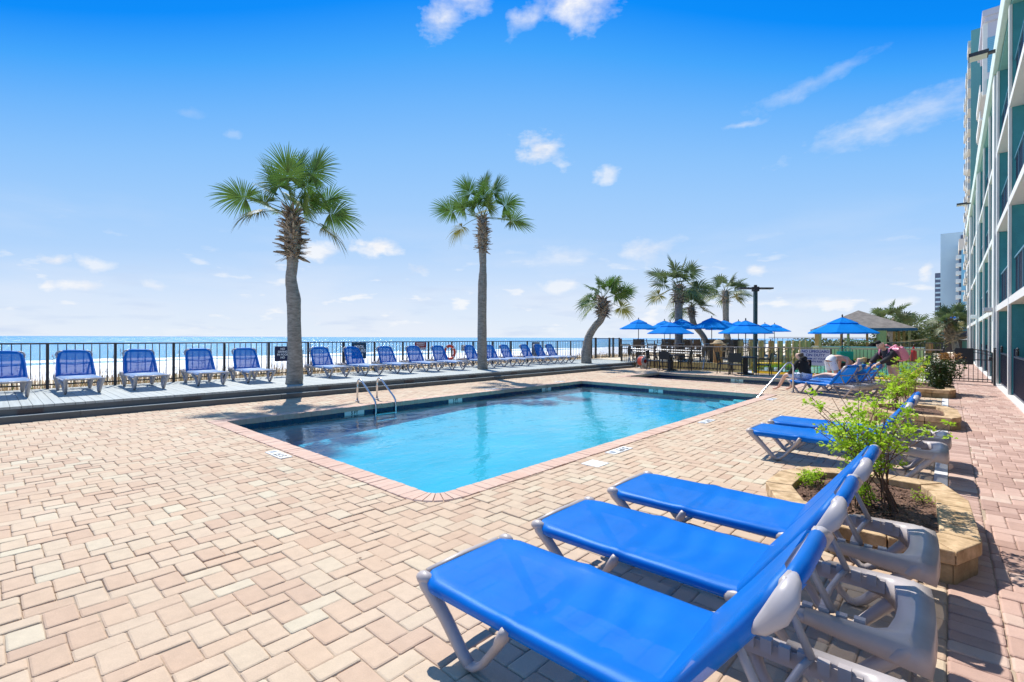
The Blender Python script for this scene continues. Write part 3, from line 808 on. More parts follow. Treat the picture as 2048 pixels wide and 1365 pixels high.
    for a in range(nu + 1):
        u = -.02 + (L_ + .024) * a / nu
        hw = .338 - .040 * (u / L_) - (.085 * max(0, (u - (L_ - .08)) / .08) ** 2)
        hw -= .022 * math.exp(-((u - L_ + .08) / .09) ** 4)
        bend = .02 * math.exp(-(u / .05) ** 2)
        row = [bp(u, -hw * .86, -.046), bp(u, -hw * .985, -.034), bp(u, -hw - .004, -.004)]
        for k in range(19):
            t = -1 + 2 * k / 18; e = abs(t)
            row.append(bp(u, t * hw * .985, .026 - .022 * (1 - e ** 2.2) * math.sin(math.pi * min(1, max(0, u / L_))) - .012 * max(0, e - .9) / .1))
        row += [bp(u, hw + .004, -.004), bp(u, hw * .985, -.034), bp(u, hw * .86, -.046)]
        bs.v += [tuple(p) for p in row]
    for a in range(nu):
        for k in range(n2 - 1): bs.f.append((i0 + a * n2 + k, i0 + (a + 1) * n2 + k, i0 + (a + 1) * n2 + k + 1, i0 + a * n2 + k + 1)); bs.t.append(0)
    bs.tube([bp(L_ - .012, -.205, -.012), bp(L_ - .008, -.19, -.014), bp(L_ + .002, -.1, -.016), bp(L_ + .004, .05, -.016), bp(L_ + .002, .17, -.014), bp(L_ - .006, .215, -.012)], [.020, .032, .036, .036, .034, .022], 12, ry=[.020, .026, .028, .028, .028, .020])
    bs.build('back_sling', 'sling_back', root, smooth=True)
    # support struts joined by a U bar
    su = MB()
    for s in (-1, 1): su.tube([bp(.33, s * .255, -.02), bp(.33, s * .25, -.02).lerp(Vector((1.57, s * .24, .345)), .55), (1.57, s * .236, .345)], [.012, .013, .015], 8, ry=[.018, .02, .022])
    su.tube([(1.57, -.236, .345), (1.545, -.20, .32), (1.52, -.1, .29), (1.515, 0, .285), (1.52, .1, .29), (1.545, .20, .32), (1.57, .236, .345)], .014, 8)
    su.build('support_strut', 'plastic', root, smooth=True)
    return root


LG = 'blue sun loungers by the pool'
proto = make_lounger()
tag(proto, 'blue sun lounger closest to the viewer, lowest of the front three', 'sun lounger', LG)
lz = R(0)
proto.location = (-1.93, 1.75, 0); proto.rotation_euler = (0, 0, R(1.0))
copy_tree(proto, (-1.94, 2.64, 0), R(1.0), 'middle one of the three large blue sun loungers in front')
copy_tree(proto, (-1.94, 3.55, 0), R(.8), 'blue sun lounger beside the near stone planter, farthest of the front three')
copy_tree(proto, (-1.90, 6.86, 0), R(0), 'nearer blue sun lounger of the pair behind the near shrub')
copy_tree(proto, (-1.88, 7.76, 0), R(0), 'farther blue sun lounger of the pair behind the near shrub')
copy_tree(proto, (-3.20, 15.48, 0), R(-28), 'blue sun lounger on which the man in the black hooded top sits')
copy_tree(proto, (-2.99, 16.28, 0), R(-28), 'blue sun lounger on which a person lies stretched out')
copy_tree(proto, (-2.87, 17.08, 0), R(-28), 'empty blue sun lounger which the person with the pink backpack touches')
deckp = make_lounger(1.52, .88, 'sling_glare'); tag(deckp, 'blue lounger on the deck', 'sun lounger', LG)
deckl = [(.31, 1.0, 'cut off by the left edge'), (1.42, 1, 'first whole one from the left on the grey deck'), (2.57, -.5, 'second whole one from the left on the grey deck'),
         (3.82, -1.5, 'third whole one from the left on the grey deck'), (4.96, -1.5, 'just left of the nearest palm trunk'), (7.22, .5, 'just right of the nearest palm trunk'),
         (8.43, 4, 'in front of the dark pool hours sign'), (9.62, .5, 'between the pool hours sign and the red sign'), (10.83, 0, 'in front of the red sign'),
         (12.04, 1.5, 'beside the red life ring'), (13.76, 3.5, 'just left of the second palm trunk'), (14.86, 1, 'just right of the second palm trunk'),
         (15.93, 4.5, 'second to the right of the second palm trunk'), (17.27, 2.5, 'left of the grey sign on the fence'), (18.3, 3.5, 'right of the grey sign, last but one on the deck'), (19.2, 3, 'last, nearest the curved palm')]
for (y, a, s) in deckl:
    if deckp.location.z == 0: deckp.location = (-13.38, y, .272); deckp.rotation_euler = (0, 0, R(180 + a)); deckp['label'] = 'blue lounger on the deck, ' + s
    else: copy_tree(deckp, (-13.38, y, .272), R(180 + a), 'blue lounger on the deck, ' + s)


# ================================================================== FENCES
def fence(name, A, B, z0, h, post_pos, m, mtop, label, pitch=.15, post=.055, picket=.017, toph=.035, topw=.04):
    A = Vector((*A, 0)); B = Vector((*B, 0)); D = (B - A).normalized(); L = (B - A).length; rz = math.atan2(D.y, D.x)
    root = empty(name, (A.x, A.y, z0), rz, label, 'fence')
    MB().bx(-post / 2, L + post / 2, -topw / 2, topw / 2, h - toph, h).build('top_rail', mtop, root, bevel=.004)
    MB().bx(0, L, -.013, .013, .09, .12).build('bottom_rail', m, root)
    for p in post_pos: MB().bx(p - post / 2, p + post / 2, -post / 2, post / 2, 0, h - toph).build('post', m, root)
    n = int(L / pitch); pk = MB()
    for k in range(n + 1):
        x = k * pitch + pitch / 2
        if x > L or any(abs(x - p) < post * .8 for p in post_pos): continue
        pk.bx(x - picket / 2, x + picket / 2, -picket / 2, picket / 2, .12, h - toph)
    pk.build('picket_row', m, root)
    return root


fence('sea_fence', (-15.4, -2.67), (-15.4, 23.75), .27, 1.07, [-2.67 + 2.67 + .0] + [-.24 + 2.67 + 1.22 * k for k in range(20)], 'fence_black', 'fence_black',
      'long black picket fence along the sea side of the deck')
fence('far_sea_fence', (-15.4, 27.1), (-15.4, 60), .27, 1.07, [0, 2.4, 4.8, 7.2, 9.6, 12, 14.4, 16.8, 19.2, 21.6, 24, 26.4, 28.8, 31.2], 'fence_black', 'fence_black', 'dark picket fence between the far umbrellas and the sea')
fence('patio_fence', (-12.68, 22.45), (-.14, 22.45), 0, 1.14, [0, 1.85, 3.7, 5.55, 7.4, 9.25, 11.1, 12.54], 'fence_bronze', 'rail_tan', 'bronze picket fence with a tan top rail behind the wading pool', pitch=.115, topw=.07, toph=.045)
fence('deck_end_fence', (-15.35, 27.05), (-12.7, 22.5), .27, 1.2, [0, 2.6, 5.2], 'fence_bronze', 'fence_bronze', 'short bronze picket fence closing the far end of the deck', pitch=.12)
# tall gate at the end of the sea fence
gt = empty('beach_gate', (-15.4, 23.8, .27), R(90), 'taller black picket gate at the far end of the deck', 'gate')
for p in (0, .45, 2.0, 2.45, 3.2): MB().bx(p - .045, p + .045, -.045, .045, 0, 1.24).build('post', 'fence_black', gt)
MB().bx(0, 3.2, -.03, .03, 1.17, 1.21).build('top_rail', 'fence_black', gt)
MB().bx(.5, 1.95, -.015, .015, .08, .12).build('bottom_rail', 'fence_black', gt)
pk = MB()
for k in range(26): pk.bx(.09 + k * .12, .107 + k * .12, -.008, .008, .1, 1.17)
pk.build('picket_row', 'fence_black', gt)
MB().bx(1.9, 1.98, -.06, .02, .55, .75).build('latch', 'fence_black', gt)

# arched walkway gate
wg = empty('walkway_gate', (-.12, 22.0, 0), 0, 'black arched gate across the walkway beside the hotel', 'gate')
for p in (0.0, 1.22): MB().bx(p - .03, p + .03, -.03, .03, 0, 1.16).lathe([(.0, 1.24), (.035, 1.21), (.035, 1.18), (.0, 1.16)], (p, 0, 0), 8).build('post', 'fence_black', wg)
def arch(x, h0=1.06, rise=.11): return h0 + rise * math.sin(math.pi * (x - .05) / 1.12)
lf = MB(); lf.tube([(x, 0, arch(x)) for x in [.05 + 1.12 * k / 14 for k in range(15)]], .017, 6); lf.tube([(x, 0, arch(x) - .1) for x in [.05 + 1.12 * k / 14 for k in range(15)]], .012, 6)
for z in (.10, .18, .82): lf.bx(.04, 1.18, -.014, .014, z - .014, z + .014)
for x in (.05, 1.165): lf.bx(x - .018, x + .018, -.018, .018, .06, arch(x))
for k in range(1, 10):
    x = .05 + k * .112; lf.bx(x - .008, x + .008, -.008, .008, .1, arch(x))
lf.build('gate_leaf', 'fence_black', wg)
MB().bx(.28, .72, -.045, -.02, .66, 1.2).build('notice_panel', 'black_plastic', wg)
MB().bx(1.09, 1.15, -.05, .03, .80, .92).build('latch', 'fence_black', wg)

# second low dark fence seen beyond the gate and hedge
fence('court_fence', (-1.9, 26.5), (-.2, 26.5), 0, 1.35, [0, 1.7], 'fence_black', 'fence_black', 'dark picket fence behind the round hedge', pitch=.12)


# ================================================================== PLANTERS
def planter(name, pts, label, h=.21, w=.19, mulchz=.15):
    """ring of stone blocks following the polygon pts (closed, counter-clockwise)"""
    cx = sum(p[0] for p in pts) / len(pts); cy = sum(p[1] for p in pts) / len(pts)
    root = empty(name, (cx, cy, 0), 0, label, 'planter', 'stone planters along the walkway')
    P = [Vector((p[0] - cx, p[1] - cy)) for p in pts]; n = len(P)
    r = random.Random(len(label))
    def off(d):
        out = []
        for k in range(n):
            a, b, c = P[k - 1], P[k], P[(k + 1) % n]
            e1 = (b - a).normalized(); e2 = (c - b).normalized(); n1 = Vector((-e1.y, e1.x)); n2 = Vector((-e2.y, e2.x)); m_ = (n1 + n2).normalized()
            out.append(b + m_ * d / max(.4, m_.dot(n1)))
        return out
    In = off(w); capo = off(-.012); side = MB(); capm = MB()
    for k in range(n):
        a, b = P[k], P[(k + 1) % n]; ia, ib = In[k], In[(k + 1) % n]; ca, cb = capo[k], capo[(k + 1) % n]
        L = (b - a).length; m_ = max(1, round(L / .27))
        for q in range(m_):
            t0, t1 = q / m_, (q + 1) / m_; g_ = .004 / max(L, .1)
            p0, p1, i1, i0 = a.lerp(b, t0 + g_), a.lerp(b, t1 - g_), ia.lerp(ib, t1 - g_), ia.lerp(ib, t0 + g_)
            j = r.uniform(-.012, .008)
            mid = (a + b) / 2; nn = Vector(((b - a).y, -(b - a).x)).normalized()
            side.prism([tuple(p0 + nn * j), tuple(p1 + nn * (j + r.uniform(-.004, .004))), tuple(i1), tuple(i0)], -.02, h * .56 + r.uniform(-.003, .003))
            p0, p1, i1, i0 = ca.lerp(cb, t0 + g_), ca.lerp(cb, t1 - g_), ia.lerp(ib, t1 - g_), ia.lerp(ib, t0 + g_)
            capm.prism([tuple(p0), tuple(p1), tuple(i1), tuple(i0)], h * .58, h + r.uniform(-.004, .004))
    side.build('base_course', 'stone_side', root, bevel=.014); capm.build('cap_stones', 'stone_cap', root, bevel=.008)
    # mulch: uneven mound with chips
    mu = MB(); minx = min(p.x for p in In); maxx = max(p.x for p in In); miny = min(p.y for p in In); maxy = max(p.y for p in In)
    c0 = len(mu.v); N = 40; rings = 7
    def rad(k):
        f = k / N * n; a = In[int(f) % n]; b = In[(int(f) + 1) % n]; return a.lerp(b, f - int(f))
    for rr in range(rings + 1):
        for k in range(N):
            p = rad(k) * (rr / rings); z = mulchz + .025 * (1 - rr / rings) + .012 * mnoise.noise(Vector((p.x * 9, p.y * 9, 3)))
            mu.v.append((p.x, p.y, z))
    for rr in range(rings):
        for k in range(N): mu.f.append((c0 + rr * N + k, c0 + rr * N + (k + 1) % N, c0 + (rr + 1) * N + (k + 1) % N, c0 + (rr + 1) * N + k)); mu.t.append(0)
    chips = MB()
    for _ in range(1500 if 'near' in label else 300):
        f = r.random(); k = r.random() * N; p = rad(int(k)).lerp(rad((int(k) + 1) % N), k % 1) * math.sqrt(f) * .97
        z = mulchz + .03 * (1 - math.sqrt(f)) + r.uniform(.0, .012); a = r.uniform(0, 6.28); l = r.uniform(.01, .032); w_ = r.uniform(.003, .008); tl = r.uniform(-.5, .5)
        d = Vector((math.cos(a), math.sin(a), tl)) * l; s_ = Vector((-math.sin(a), math.cos(a), r.uniform(-.5, .5))) * w_; c = Vector((p.x, p.y, z))
        chips.face([c - d - s_, c + d - s_, c + d + s_, c - d + s_])
    mo = mu.build('mulch', 'mulch', root, smooth=True); chips.build('bark_chips', 'mulch', root)['kind'] = 'stuff'
    return root


P1 = [(-.62, 3.98), (.03, 3.98), (.15, 4.28), (.11, 5.30), (-.04, 5.78), (-.68, 5.80), (-1.03, 5.62), (-1.21, 5.25), (-1.21, 4.76), (-1.0, 4.28)]
planter('stone_planter', P1, 'tan stone planter with dark mulch near the front loungers, largest in view')
def shift(P, dx, dy, sy=1.0): return [(x + dx, (y - 3.98) * sy + dy) for x, y in P]
planter('stone_planter', shift(P1, .0, 10.6, 1.05), 'tan stone planter in the middle, behind the pair of loungers')
planter('stone_planter', shift(P1, -.02, 16.3, 1.4), 'farthest tan stone planter, holding the round hedge')


def shrub(name, loc, label, seed, h=1.0, spread=.7, stems=12, leafm='leaf_lime', leaf=.022, ncl=7, nl=26, lean=(0, 0), low=.42):
    r = random.Random(seed); root = empty(name, loc, 0, label, 'shrub', 'young leafy shrubs in the planters')
    st = MB(); lf = MB()
    def cluster(c, rad, n):
        for _ in range(n):
            d = Vector((r.gauss(0, 1), r.gauss(0, 1), r.gauss(0, .7))); p = c + d.normalized() * rad * r.random() ** .5
            a = Vector((r.gauss(0, 1), r.gauss(0, 1), r.gauss(.2, .6))).normalized(); b = a.cross(Vector((r.gauss(0, .6), r.gauss(0, .6), 1))).normalized()
            l = leaf * r.uniform(.6, 1.3); w_ = l * .42; nrm = a.cross(b) * l * .18
            lf.face([p, p + a * l * .5 + b * w_ - nrm, p + a * l * 1.1, p + a * l * .5 - b * w_ - nrm])
    for s in range(stems):
        a = r.uniform(0, 6.28); sp = spread * r.uniform(.15, 1.0) ** .8; hh = h * r.uniform(.55, 1.0)
        b0 = Vector((r.uniform(-.13, .13), r.uniform(-.16, .16), 0)); tip = Vector((math.cos(a) * sp + lean[0], math.sin(a) * sp + lean[1], hh))
        pts = []
        for k in range(7):
            t = k / 6; p = b0.lerp(tip, t); p.x -= math.cos(a) * sp * .25 * math.sin(math.pi * t); p.y -= math.sin(a) * sp * .25 * math.sin(math.pi * t)
            p += Vector((r.uniform(-.015, .015), r.uniform(-.015, .015), 0)); pts.append(p)
        st.tube(pts, [.0062 - .0042 * k / 6 for k in range(7)], 5)
        for q in range(ncl):
            t = r.uniform(.42, 1.0); k = min(5, int(t * 6)); p = pts[k].lerp(pts[k + 1], t * 6 - k)
            d = Vector((r.gauss(0, 1), r.gauss(0, 1), r.uniform(0, 1.0))).normalized() * r.uniform(.05, .19) * (h / 1.0)
            e = p + d; st.tube([p, p.lerp(e, .5) + Vector((0, 0, -.008)), e], [.0028, .002, .0014], 4)
            cluster(e, r.uniform(.03, .065), int(nl * r.uniform(.5, 1.2)))
    st.build('stems', 'twig', root); lf.build('foliage', leafm, root)
    return root


shrub('lime_shrub', (-.42, 4.80, .16), 'tall airy lime green shrub with red brown stems in the near planter', 5, h=.98, spread=.52, stems=24, leaf=.027, ncl=8, nl=21, lean=(-.13, .04))
shrub('low_lime_plant', (-.93, 5.08, .14), 'small bright green plant at the pool end of the near planter', 9, h=.16, spread=.12, stems=9, leaf=.02, ncl=5, nl=14)
shrub('low_lime_plant', (-.50, 4.62, .14), 'small bright green plant at the foot of the tall airy shrub', 12, h=.26, spread=.1, stems=9, leaf=.02, ncl=5, nl=13)
shrub('low_lime_plant', (-.17, 5.15, .14), 'tiny sparse green sprig in the middle of the near planter mulch', 14, h=.1, spread=.09, stems=4, leaf=.014, ncl=4, nl=8)
shrub('lime_shrub', (-.70, 11.5, .16), 'lime green shrub with bare lower stems in the middle planter', 21, h=.86, spread=.42, stems=20, leaf=.03, ncl=7, nl=14)
shrub('lime_shrub', (-.66, 14.7, .1), 'broad lime green shrub just in front of the round hedge', 25, h=.98, spread=.42, stems=20, leaf=.034, ncl=7, nl=15)


def bush(name, loc, rad, label, m, leaf=.05, n=2600, top=None, cat='hedge', group=None):
    r = random.Random(int(loc[1] * 10) + n); root = empty(name, loc, 0, label, cat, group)
    lf = MB(); tp = MB()
    lumps = [(Vector((r.gauss(0, .38), r.gauss(0, .38), r.uniform(.15, .8))), r.uniform(.28, .5)) for _ in range(16)]
    for _ in range(n):
        c, lr = r.choice(lumps); d = Vector((r.gauss(0, 1), r.gauss(0, 1), r.gauss(0, 1))).normalized() * lr * r.uniform(.65, 1.05)
        p = c + d; p = Vector((p.x * rad[0], p.y * rad[1], max(.02, min(1.02, p.z)) * rad[2]))
        a = Vector((r.gauss(0, 1), r.gauss(0, 1), r.gauss(.3, .6))).normalized(); b = a.cross(Vector((r.gauss(0, 1), r.gauss(0, 1), 1))).normalized(); l = leaf * r.uniform(.6, 1.3)
        (tp if top and p.z > rad[2] * .86 and p.x > -rad[0] * .1 else lf).face([p, p + a * l * .5 + b * l * .35, p + a * l, p + a * l * .5 - b * l * .35])
    core = MB()
    for k in range(7): a = r.uniform(0, 6.28); core.tube([(0, 0, 0), (math.cos(a) * rad[0] * .2, math.sin(a) * rad[1] * .2, rad[2] * .4), (math.cos(a) * rad[0] * .5, math.sin(a) * rad[1] * .5, rad[2] * .8)], [.03 * rad[2], .02 * rad[2], .008 * rad[2]], 5)
    core.build('stems', 'twig', root); lf.build('foliage', m, root)
    if top and tp.f: tp.build('new_growth', top, root)
    return root


bush('round_hedge', (-.20, 17.7, .14), (.36, .62, .93), 'dense round dark green hedge with rusty top growth in the far planter', 'leaf_dark', .055, 5200, 'leaf_rust')


# ================================================================== PALMS
def frond(fm, pm, base, d, plen, rad, r, droop=.25, blades=38, wid=.032, face=None, span=128):
    d = d.normalized(); up = Vector((0, 0, 1)); side = d.cross(up)
    if side.length < .2: side = Vector((r.uniform(-1, 1), r.uniform(-1, 1), 0))
    side.normalize(); n = side.cross(d).normalized()
    if face is None: roll = r.uniform(-.9, .9)
    else:
        f_ = Vector(face) - d * Vector(face).dot(d); roll = math.atan2(side.dot(f_) * -1, n.dot(f_)) if f_.length > .1 else 0.0
        roll = -math.atan2(f_.dot(side), f_.dot(n)) + r.uniform(-.45, .45); 
    q = Matrix.Rotation(roll, 3, d); side = q @ side; n = q @ n
    pts = []
    for k in range(5):
        t = k / 4; p = base + d * plen * t + Vector((0, 0, -droop * .35 * plen * t * t)); pts.append(p)
    pm.tube(pts, [.018, .014, .012, .010, .009], 5)
    hub = pts[-1]; dd = (pts[-1] - pts[-2]).normalized()
    cost = hub + dd * rad * .25 + Vector((0, 0, -droop * .12 * rad))
    for k in range(blades):
        th = R(-span + 2 * span * k / (blades - 1) + r.uniform(-1.5, 1.5))
        c, s = math.cos(th), math.sin(th)
        o = hub.lerp(cost, max(0, c) * .8)
        dir_ = (dd * c + side * s + n * (.28 * abs(s) - .05)).normalized()
        L = rad * (.66 + .34 * max(0, c)) * r.uniform(.86, 1.08)
        tan = (dir_.cross(n)).normalized()
        dr = droop * r.uniform(.7, 1.6)
        fold = n * .35
        P = []
        w0 = rad * .42 * 2 * R(span) / blades * .56
        for t, w_ in ((0, .004), (.38, w0), (.68, w0 * .78), (.86, w0 * .42), (1.0, w0 * .06)):
            p = o + dir_ * L * t + Vector((0, 0, -dr * L * max(0, t - .3) ** 2 * 1.2)); P.append((p, w_))
        for j in range(4):
            (p0, w0_), (p1, w1_) = P[j], P[j + 1]
            fm.face([p0 - tan * w0_ , p0 + fold * w0_ * .9, p1 + fold * w1_ * .9, p1 - tan * w1_])
            fm.face([p0 + fold * w0_ * .9, p0 + tan * w0_, p1 + tan * w1_, p1 + fold * w1_ * .9])


def palm(loc, trunk, fr, label, seed, boots=(.62, .9), rboot=.30, name='palm_tree', m='frond', blades=38, nboot=150, wild=0, oldm='frond_old', rad=.62, plen=.8):
    """trunk: list of (dx,dy,z,radius) from the base; fr: list of (dir, petiole, radius, old?)"""
    r = random.Random(seed); root = empty(name, loc, 0, label, 'palm tree', 'palm trees round the pool')
    T = MB(); P = []; rr = []
    N = 26
    for k in range(N + 1):
        f = k / N * (len(trunk) - 1); i = min(int(f), len(trunk) - 2); t = f - i
        ts = t
        a = Vector(trunk[max(i - 1, 0)][:3]); b = Vector(trunk[i][:3]); c = Vector(trunk[i + 1][:3]); e = Vector(trunk[min(i + 2, len(trunk) - 1)][:3])
        p = .5 * ((2 * b) + (c - a) * t + (2 * a - 5 * b + 4 * c - e) * t * t + (3 * b - a - 3 * c + e) * t ** 3)
        P.append(p); rr.append((trunk[i][3] * (1 - t) + trunk[i + 1][3] * t) * (1 + r.uniform(-.035, .035)))
    T.tube(P, rr, 14); T.build('trunk', 'trunk', root, smooth=True)
    top = P[-1]
    # old leaf bases round the upper trunk
    zt = top.z; zb = zt - boots[0] * 1.0
    B = MB(); Z = [p.z for p in P]
    def at(z):
        for k in range(N):
            if P[k].z <= z <= P[k + 1].z: return P[k].lerp(P[k + 1], (z - P[k].z) / max(1e-6, P[k + 1].z - P[k].z))
        return top
    for k in range(nboot):
        z = zb + (zt - zb) * (k / nboot); c = at(z); a = k * 2.399 + r.uniform(-.3, .3); o = Vector((math.cos(a), math.sin(a), 0))
        t = k / nboot
        R0 = rboot * (.45 + .55 * math.sin(math.pi * min(1, .15 + t * .9)))
        dirn = (o * r.uniform(.5, 1.0) + Vector((0, 0, r.uniform(-.2, .5) + t * .8 - .25))).normalized(); tn = Vector((-o.y, o.x, 0)) + Vector((0, 0, r.uniform(-.4, .4)))
        l = r.uniform(.14, .30) * (rboot / .3); w_ = r.uniform(.022, .045) * (rboot / .3)
        p0 = c + o * R0 * .45; p1 = p0 + dirn * l * .6; p2 = p1 + (dirn + o * .2 + Vector((0, 0, r.uniform(-.5, .2)))).normalized() * l * .6
        th = dirn.cross(tn).normalized() * .012
        B.face([p0 - tn * w_ * 1.2, p0 + tn * w_ * 1.2, p1 + tn * w_, p1 - tn * w_]); B.face([p1 - tn * w_, p1 + tn * w_, p2 + tn * w_ * .35, p2 - tn * w_ * .35])
        B.face([p0 - tn * w_ * 1.2 - th, p0 + tn * w_ * 1.2 - th, p2 + tn * w_ * .4 - th, p2 - tn * w_ * .4 - th])
    nb = 14
    core = [(at(zb + (zt - zb) * k / 8) , rboot * (.40 + .30 * math.sin(math.pi * min(1, .1 + .9 * k / 8)))) for k in range(9)]
    B.tube([c[0] for c in core], [c[1] for c in core], 12)
    B.build('leaf_bases', 'boots', root)
    G = MB(); O = MB(); S = MB()
    base = top + Vector((0, 0, -.02))
    for (d, pl, ra, old) in fr:
        fc = Vector((.55, -.55, .55)) if r.random() < .75 else None
        frond(O if old else G, S, base + Vector((r.uniform(-.06, .06), r.uniform(-.06, .06), r.uniform(-.12, .05))), Vector(d), pl * r.uniform(.92, 1.08), ra * r.uniform(1.05, 1.22), r, droop=r.uniform(.12, .35) + (.5 if old else 0), blades=blades, face=fc)
    for k in range(wild):
        a = r.uniform(0, 6.28); e = r.uniform(-.35, 1.3)
        old = e < -.1 and r.random() < .5
        frond(O if old else G, S, base, Vector((math.cos(a) * math.cos(e), math.sin(a) * math.cos(e), math.sin(e))), plen * r.uniform(.75, 1.1), rad * r.uniform(.8, 1.1), r, droop=r.uniform(.2, .5), blades=blades, face=Vector((r.uniform(-1, 1), r.uniform(-1, 1), .7)) if r.random() < .6 else None)
    G.build('crown', m, root)
    if O.f: O.build('old_fronds', oldm, root)
    S.build('leaf_stalks', 'petiole', root)
    return root


# image-plane axes of the camera expressed in the world, used to lean trunks and spread fronds sideways
RT = Vector((.740, .673, 0)); FW = Vector((-.673, .740, 0))
def sd_(x, z, f=0.0): v = RT * x + FW * f; return (v.x, v.y, z)
def tr_(lst): return [(RT.x * x, RT.y * x, z, rad) for x, z, rad in lst]
palm((-12.68, 5.46, .272), tr_([(0, -.02, .215), (.03, .5, .19), (.0, 1.4, .165), (-.02, 2.2, .175), (-.09, 2.75, .13), (-.05, 3.2, .14), (-.05, 4.5, .14)]),
     [(sd_(-1, .45, -.3), 1.15, .66, 0), (sd_(-.6, .95, .2), 1.15, .68, 0), (sd_(-.04, 1, .25), 1.25, .74, 0), (sd_(.08, 1, -.4), .95, .68, 0), (sd_(.55, .9, -.15), 1.1, .74, 0),
      (sd_(1, .18, .1), .95, .66, 0), (sd_(.78, .38, -.6), .85, .62, 0), (sd_(-.8, .16, -.5), .8, .56, 1), (sd_(-.35, .55, -.9), .7, .56, 0), (sd_(.35, .5, -.95), .7, .56, 0),
      (sd_(-.3, .7, .9), .8, .58, 0), (sd_(.4, .7, .9), .8, .58, 0), (sd_(.8, .0, .5), .8, .5, 1), (sd_(-.7, .3, .7), .8, .56, 0), (sd_(-.55, .25, -.6), .7, .58, 0), (sd_(.55, .2, -.6), .7, .58, 0), (sd_(.9, .6, .2), 1.0, .64, 0), (sd_(.3, .95, .1), .85, .6, 0), (sd_(-.32, .95, -.1), .8, .6, 0)],
     'tallest looking palm tree, nearest one on the deck, with grey leaf bases', 11, boots=(1.2, 1), rboot=.31, nboot=260, blades=54)
palm((-13.33, 12.97, .272), tr_([(0, -.02, .20), (-.02, .6, .19), (-.03, 2.0, .17), (-.02, 3.3, .175), (.0, 3.95, .13), (-.02, 4.6, .15), (-.02, 5.85, .16)]),
     [(sd_(-1, .25, -.2), 1.1, .66, 0), (sd_(-.8, .65, .3), 1.15, .7, 0), (sd_(-.42, .95, -.2), 1.2, .72, 0), (sd_(0, 1, .3), 1.35, .74, 0), (sd_(.38, .95, -.2), 1.2, .74, 0), (sd_(.75, .6, .2), 1.05, .68, 0), (sd_(.1, .9, -.5), .9, .7, 0),
      (sd_(1, -.05, -.2), 1.1, .7, 0), (sd_(.85, .15, .5), .9, .6, 0), (sd_(-.85, .0, .5), .9, .56, 1), (sd_(-.2, .6, -1), .8, .6, 0), (sd_(.35, .5, -.9), .8, .6, 0), (sd_(-.6, .3, -.8), .9, .6, 0),
      (sd_(.2, .7, .9), .8, .6, 0), (sd_(-.4, .4, .9), .8, .6, 0), (sd_(-.25, .9, .2), .7, .6, 0), (sd_(.25, .85, -.4), .7, .6, 0)],
     'second palm tree on the deck, slim straight trunk', 12, boots=(1.3, 1), rboot=.27, nboot=210, blades=48)
palm((-12.95, 19.59, .272), tr_([(0, -.02, .26), (-.02, .6, .22), (.12, 1.3, .19), (.42, 1.8, .17), (.68, 2.1, .17), (.80, 2.6, .20), (.76, 3.1, .2)]), [],
     'palm tree with a strongly curved trunk at the far end of the deck', 13, boots=(.8, 1), rboot=.36, nboot=150, blades=32, wild=17, rad=.74, plen=.92)
ZD = .3
palm((-11.24, 26.27, ZD), tr_([(0, -.3, .22), (.02, 1, .22), (0, 2.8, .22), (0, 4.1, .22)]), [], 'tall straight palm tree rising among the blue umbrellas', 14, boots=(.9, 1), rboot=.36, nboot=150, blades=28, wild=20, m='frond_grey', rad=.95, plen=1.15)
palm((-11.0, 29.2, ZD), tr_([(.55, -.3, .20), (.45, .3, .19), (.05, 1.3, .17), (-.55, 2.1, .17), (-.7, 3.1, .2)]), [], 'leaning palm tree with an S shaped trunk behind the umbrellas', 15, boots=(.6, 1), rboot=.28, nboot=110, blades=24, wild=18, m='frond_grey', rad=.75, plen=.85)
palm((-11.59, 35.42, ZD), tr_([(.25, -.3, .21), (.1, .8, .2), (-.1, 2.0, .2), (-.15, 4.5, .22)]), [], 'palm tree beside the lamp post behind the umbrellas', 16, boots=(.8, 1), rboot=.32, nboot=110, blades=22, wild=19, m='frond_grey', rad=.8, plen=.95)
palm((.62, 66, 0), tr_([(.0, -.1, .3), (-.2, 1, .28), (-.55, 2.4, .28), (-.6, 3.3, .4)]), [], 'shaggy palm tree beside the far corner of the hotel', 18, boots=(2.0, 1), rboot=.9, nboot=160, blades=22, wild=26, m='frond_grey', rad=1.1, plen=1.25)
for k, (x, y, hh, sc_) in enumerate(((-4.3, 60, 3.4, 1.2), (-3.3, 66, 2.6, 1.2), (-5.2, 70, 2.4, 1.3))):
    palm((x, y, -.1), tr_([(0, -.1, .25), (.1, hh * .5, .25), (0, hh, .3)]), [], ['leafy palm tree rising above the bar roof', 'bushy palm tree right of the bar roof', 'lower palm tree half hidden by the bar roof'][k], 30 + k, boots=(1, 1), rboot=.45, nboot=60, blades=18, wild=20, m='frond_grey', rad=1.15, plen=1.35)
TB = 'trees beyond the pool bar'
for k, (x, y, rx, ry, h, lab) in enumerate(((-3.2, 63, 1.6, 2, 3.0, 'grey green tree just right of the bar roof'), (-1.6, 72, 1.8, 2, 3.6, 'grey green tree left of the low teal building'),
                                             (-7.5, 62, 2.2, 2, 1.5, 'low sea grape bush seen through the bar posts'), (-10.5, 58, 2.4, 2, 1.5, 'low bush at the left of the bar posts'), (-4.6, 61, 1.5, 1.5, 2.4, 'olive bush behind the bar'),
                                             (-3.0, 92, 3.2, 3, 5.0, 'distant green tree above the low teal building'))):
    bush('garden_tree', (x, y, -.1), (rx * 1.3, ry, h), lab, 'leaf_mid', .22, 2600, cat='tree', group=TB)


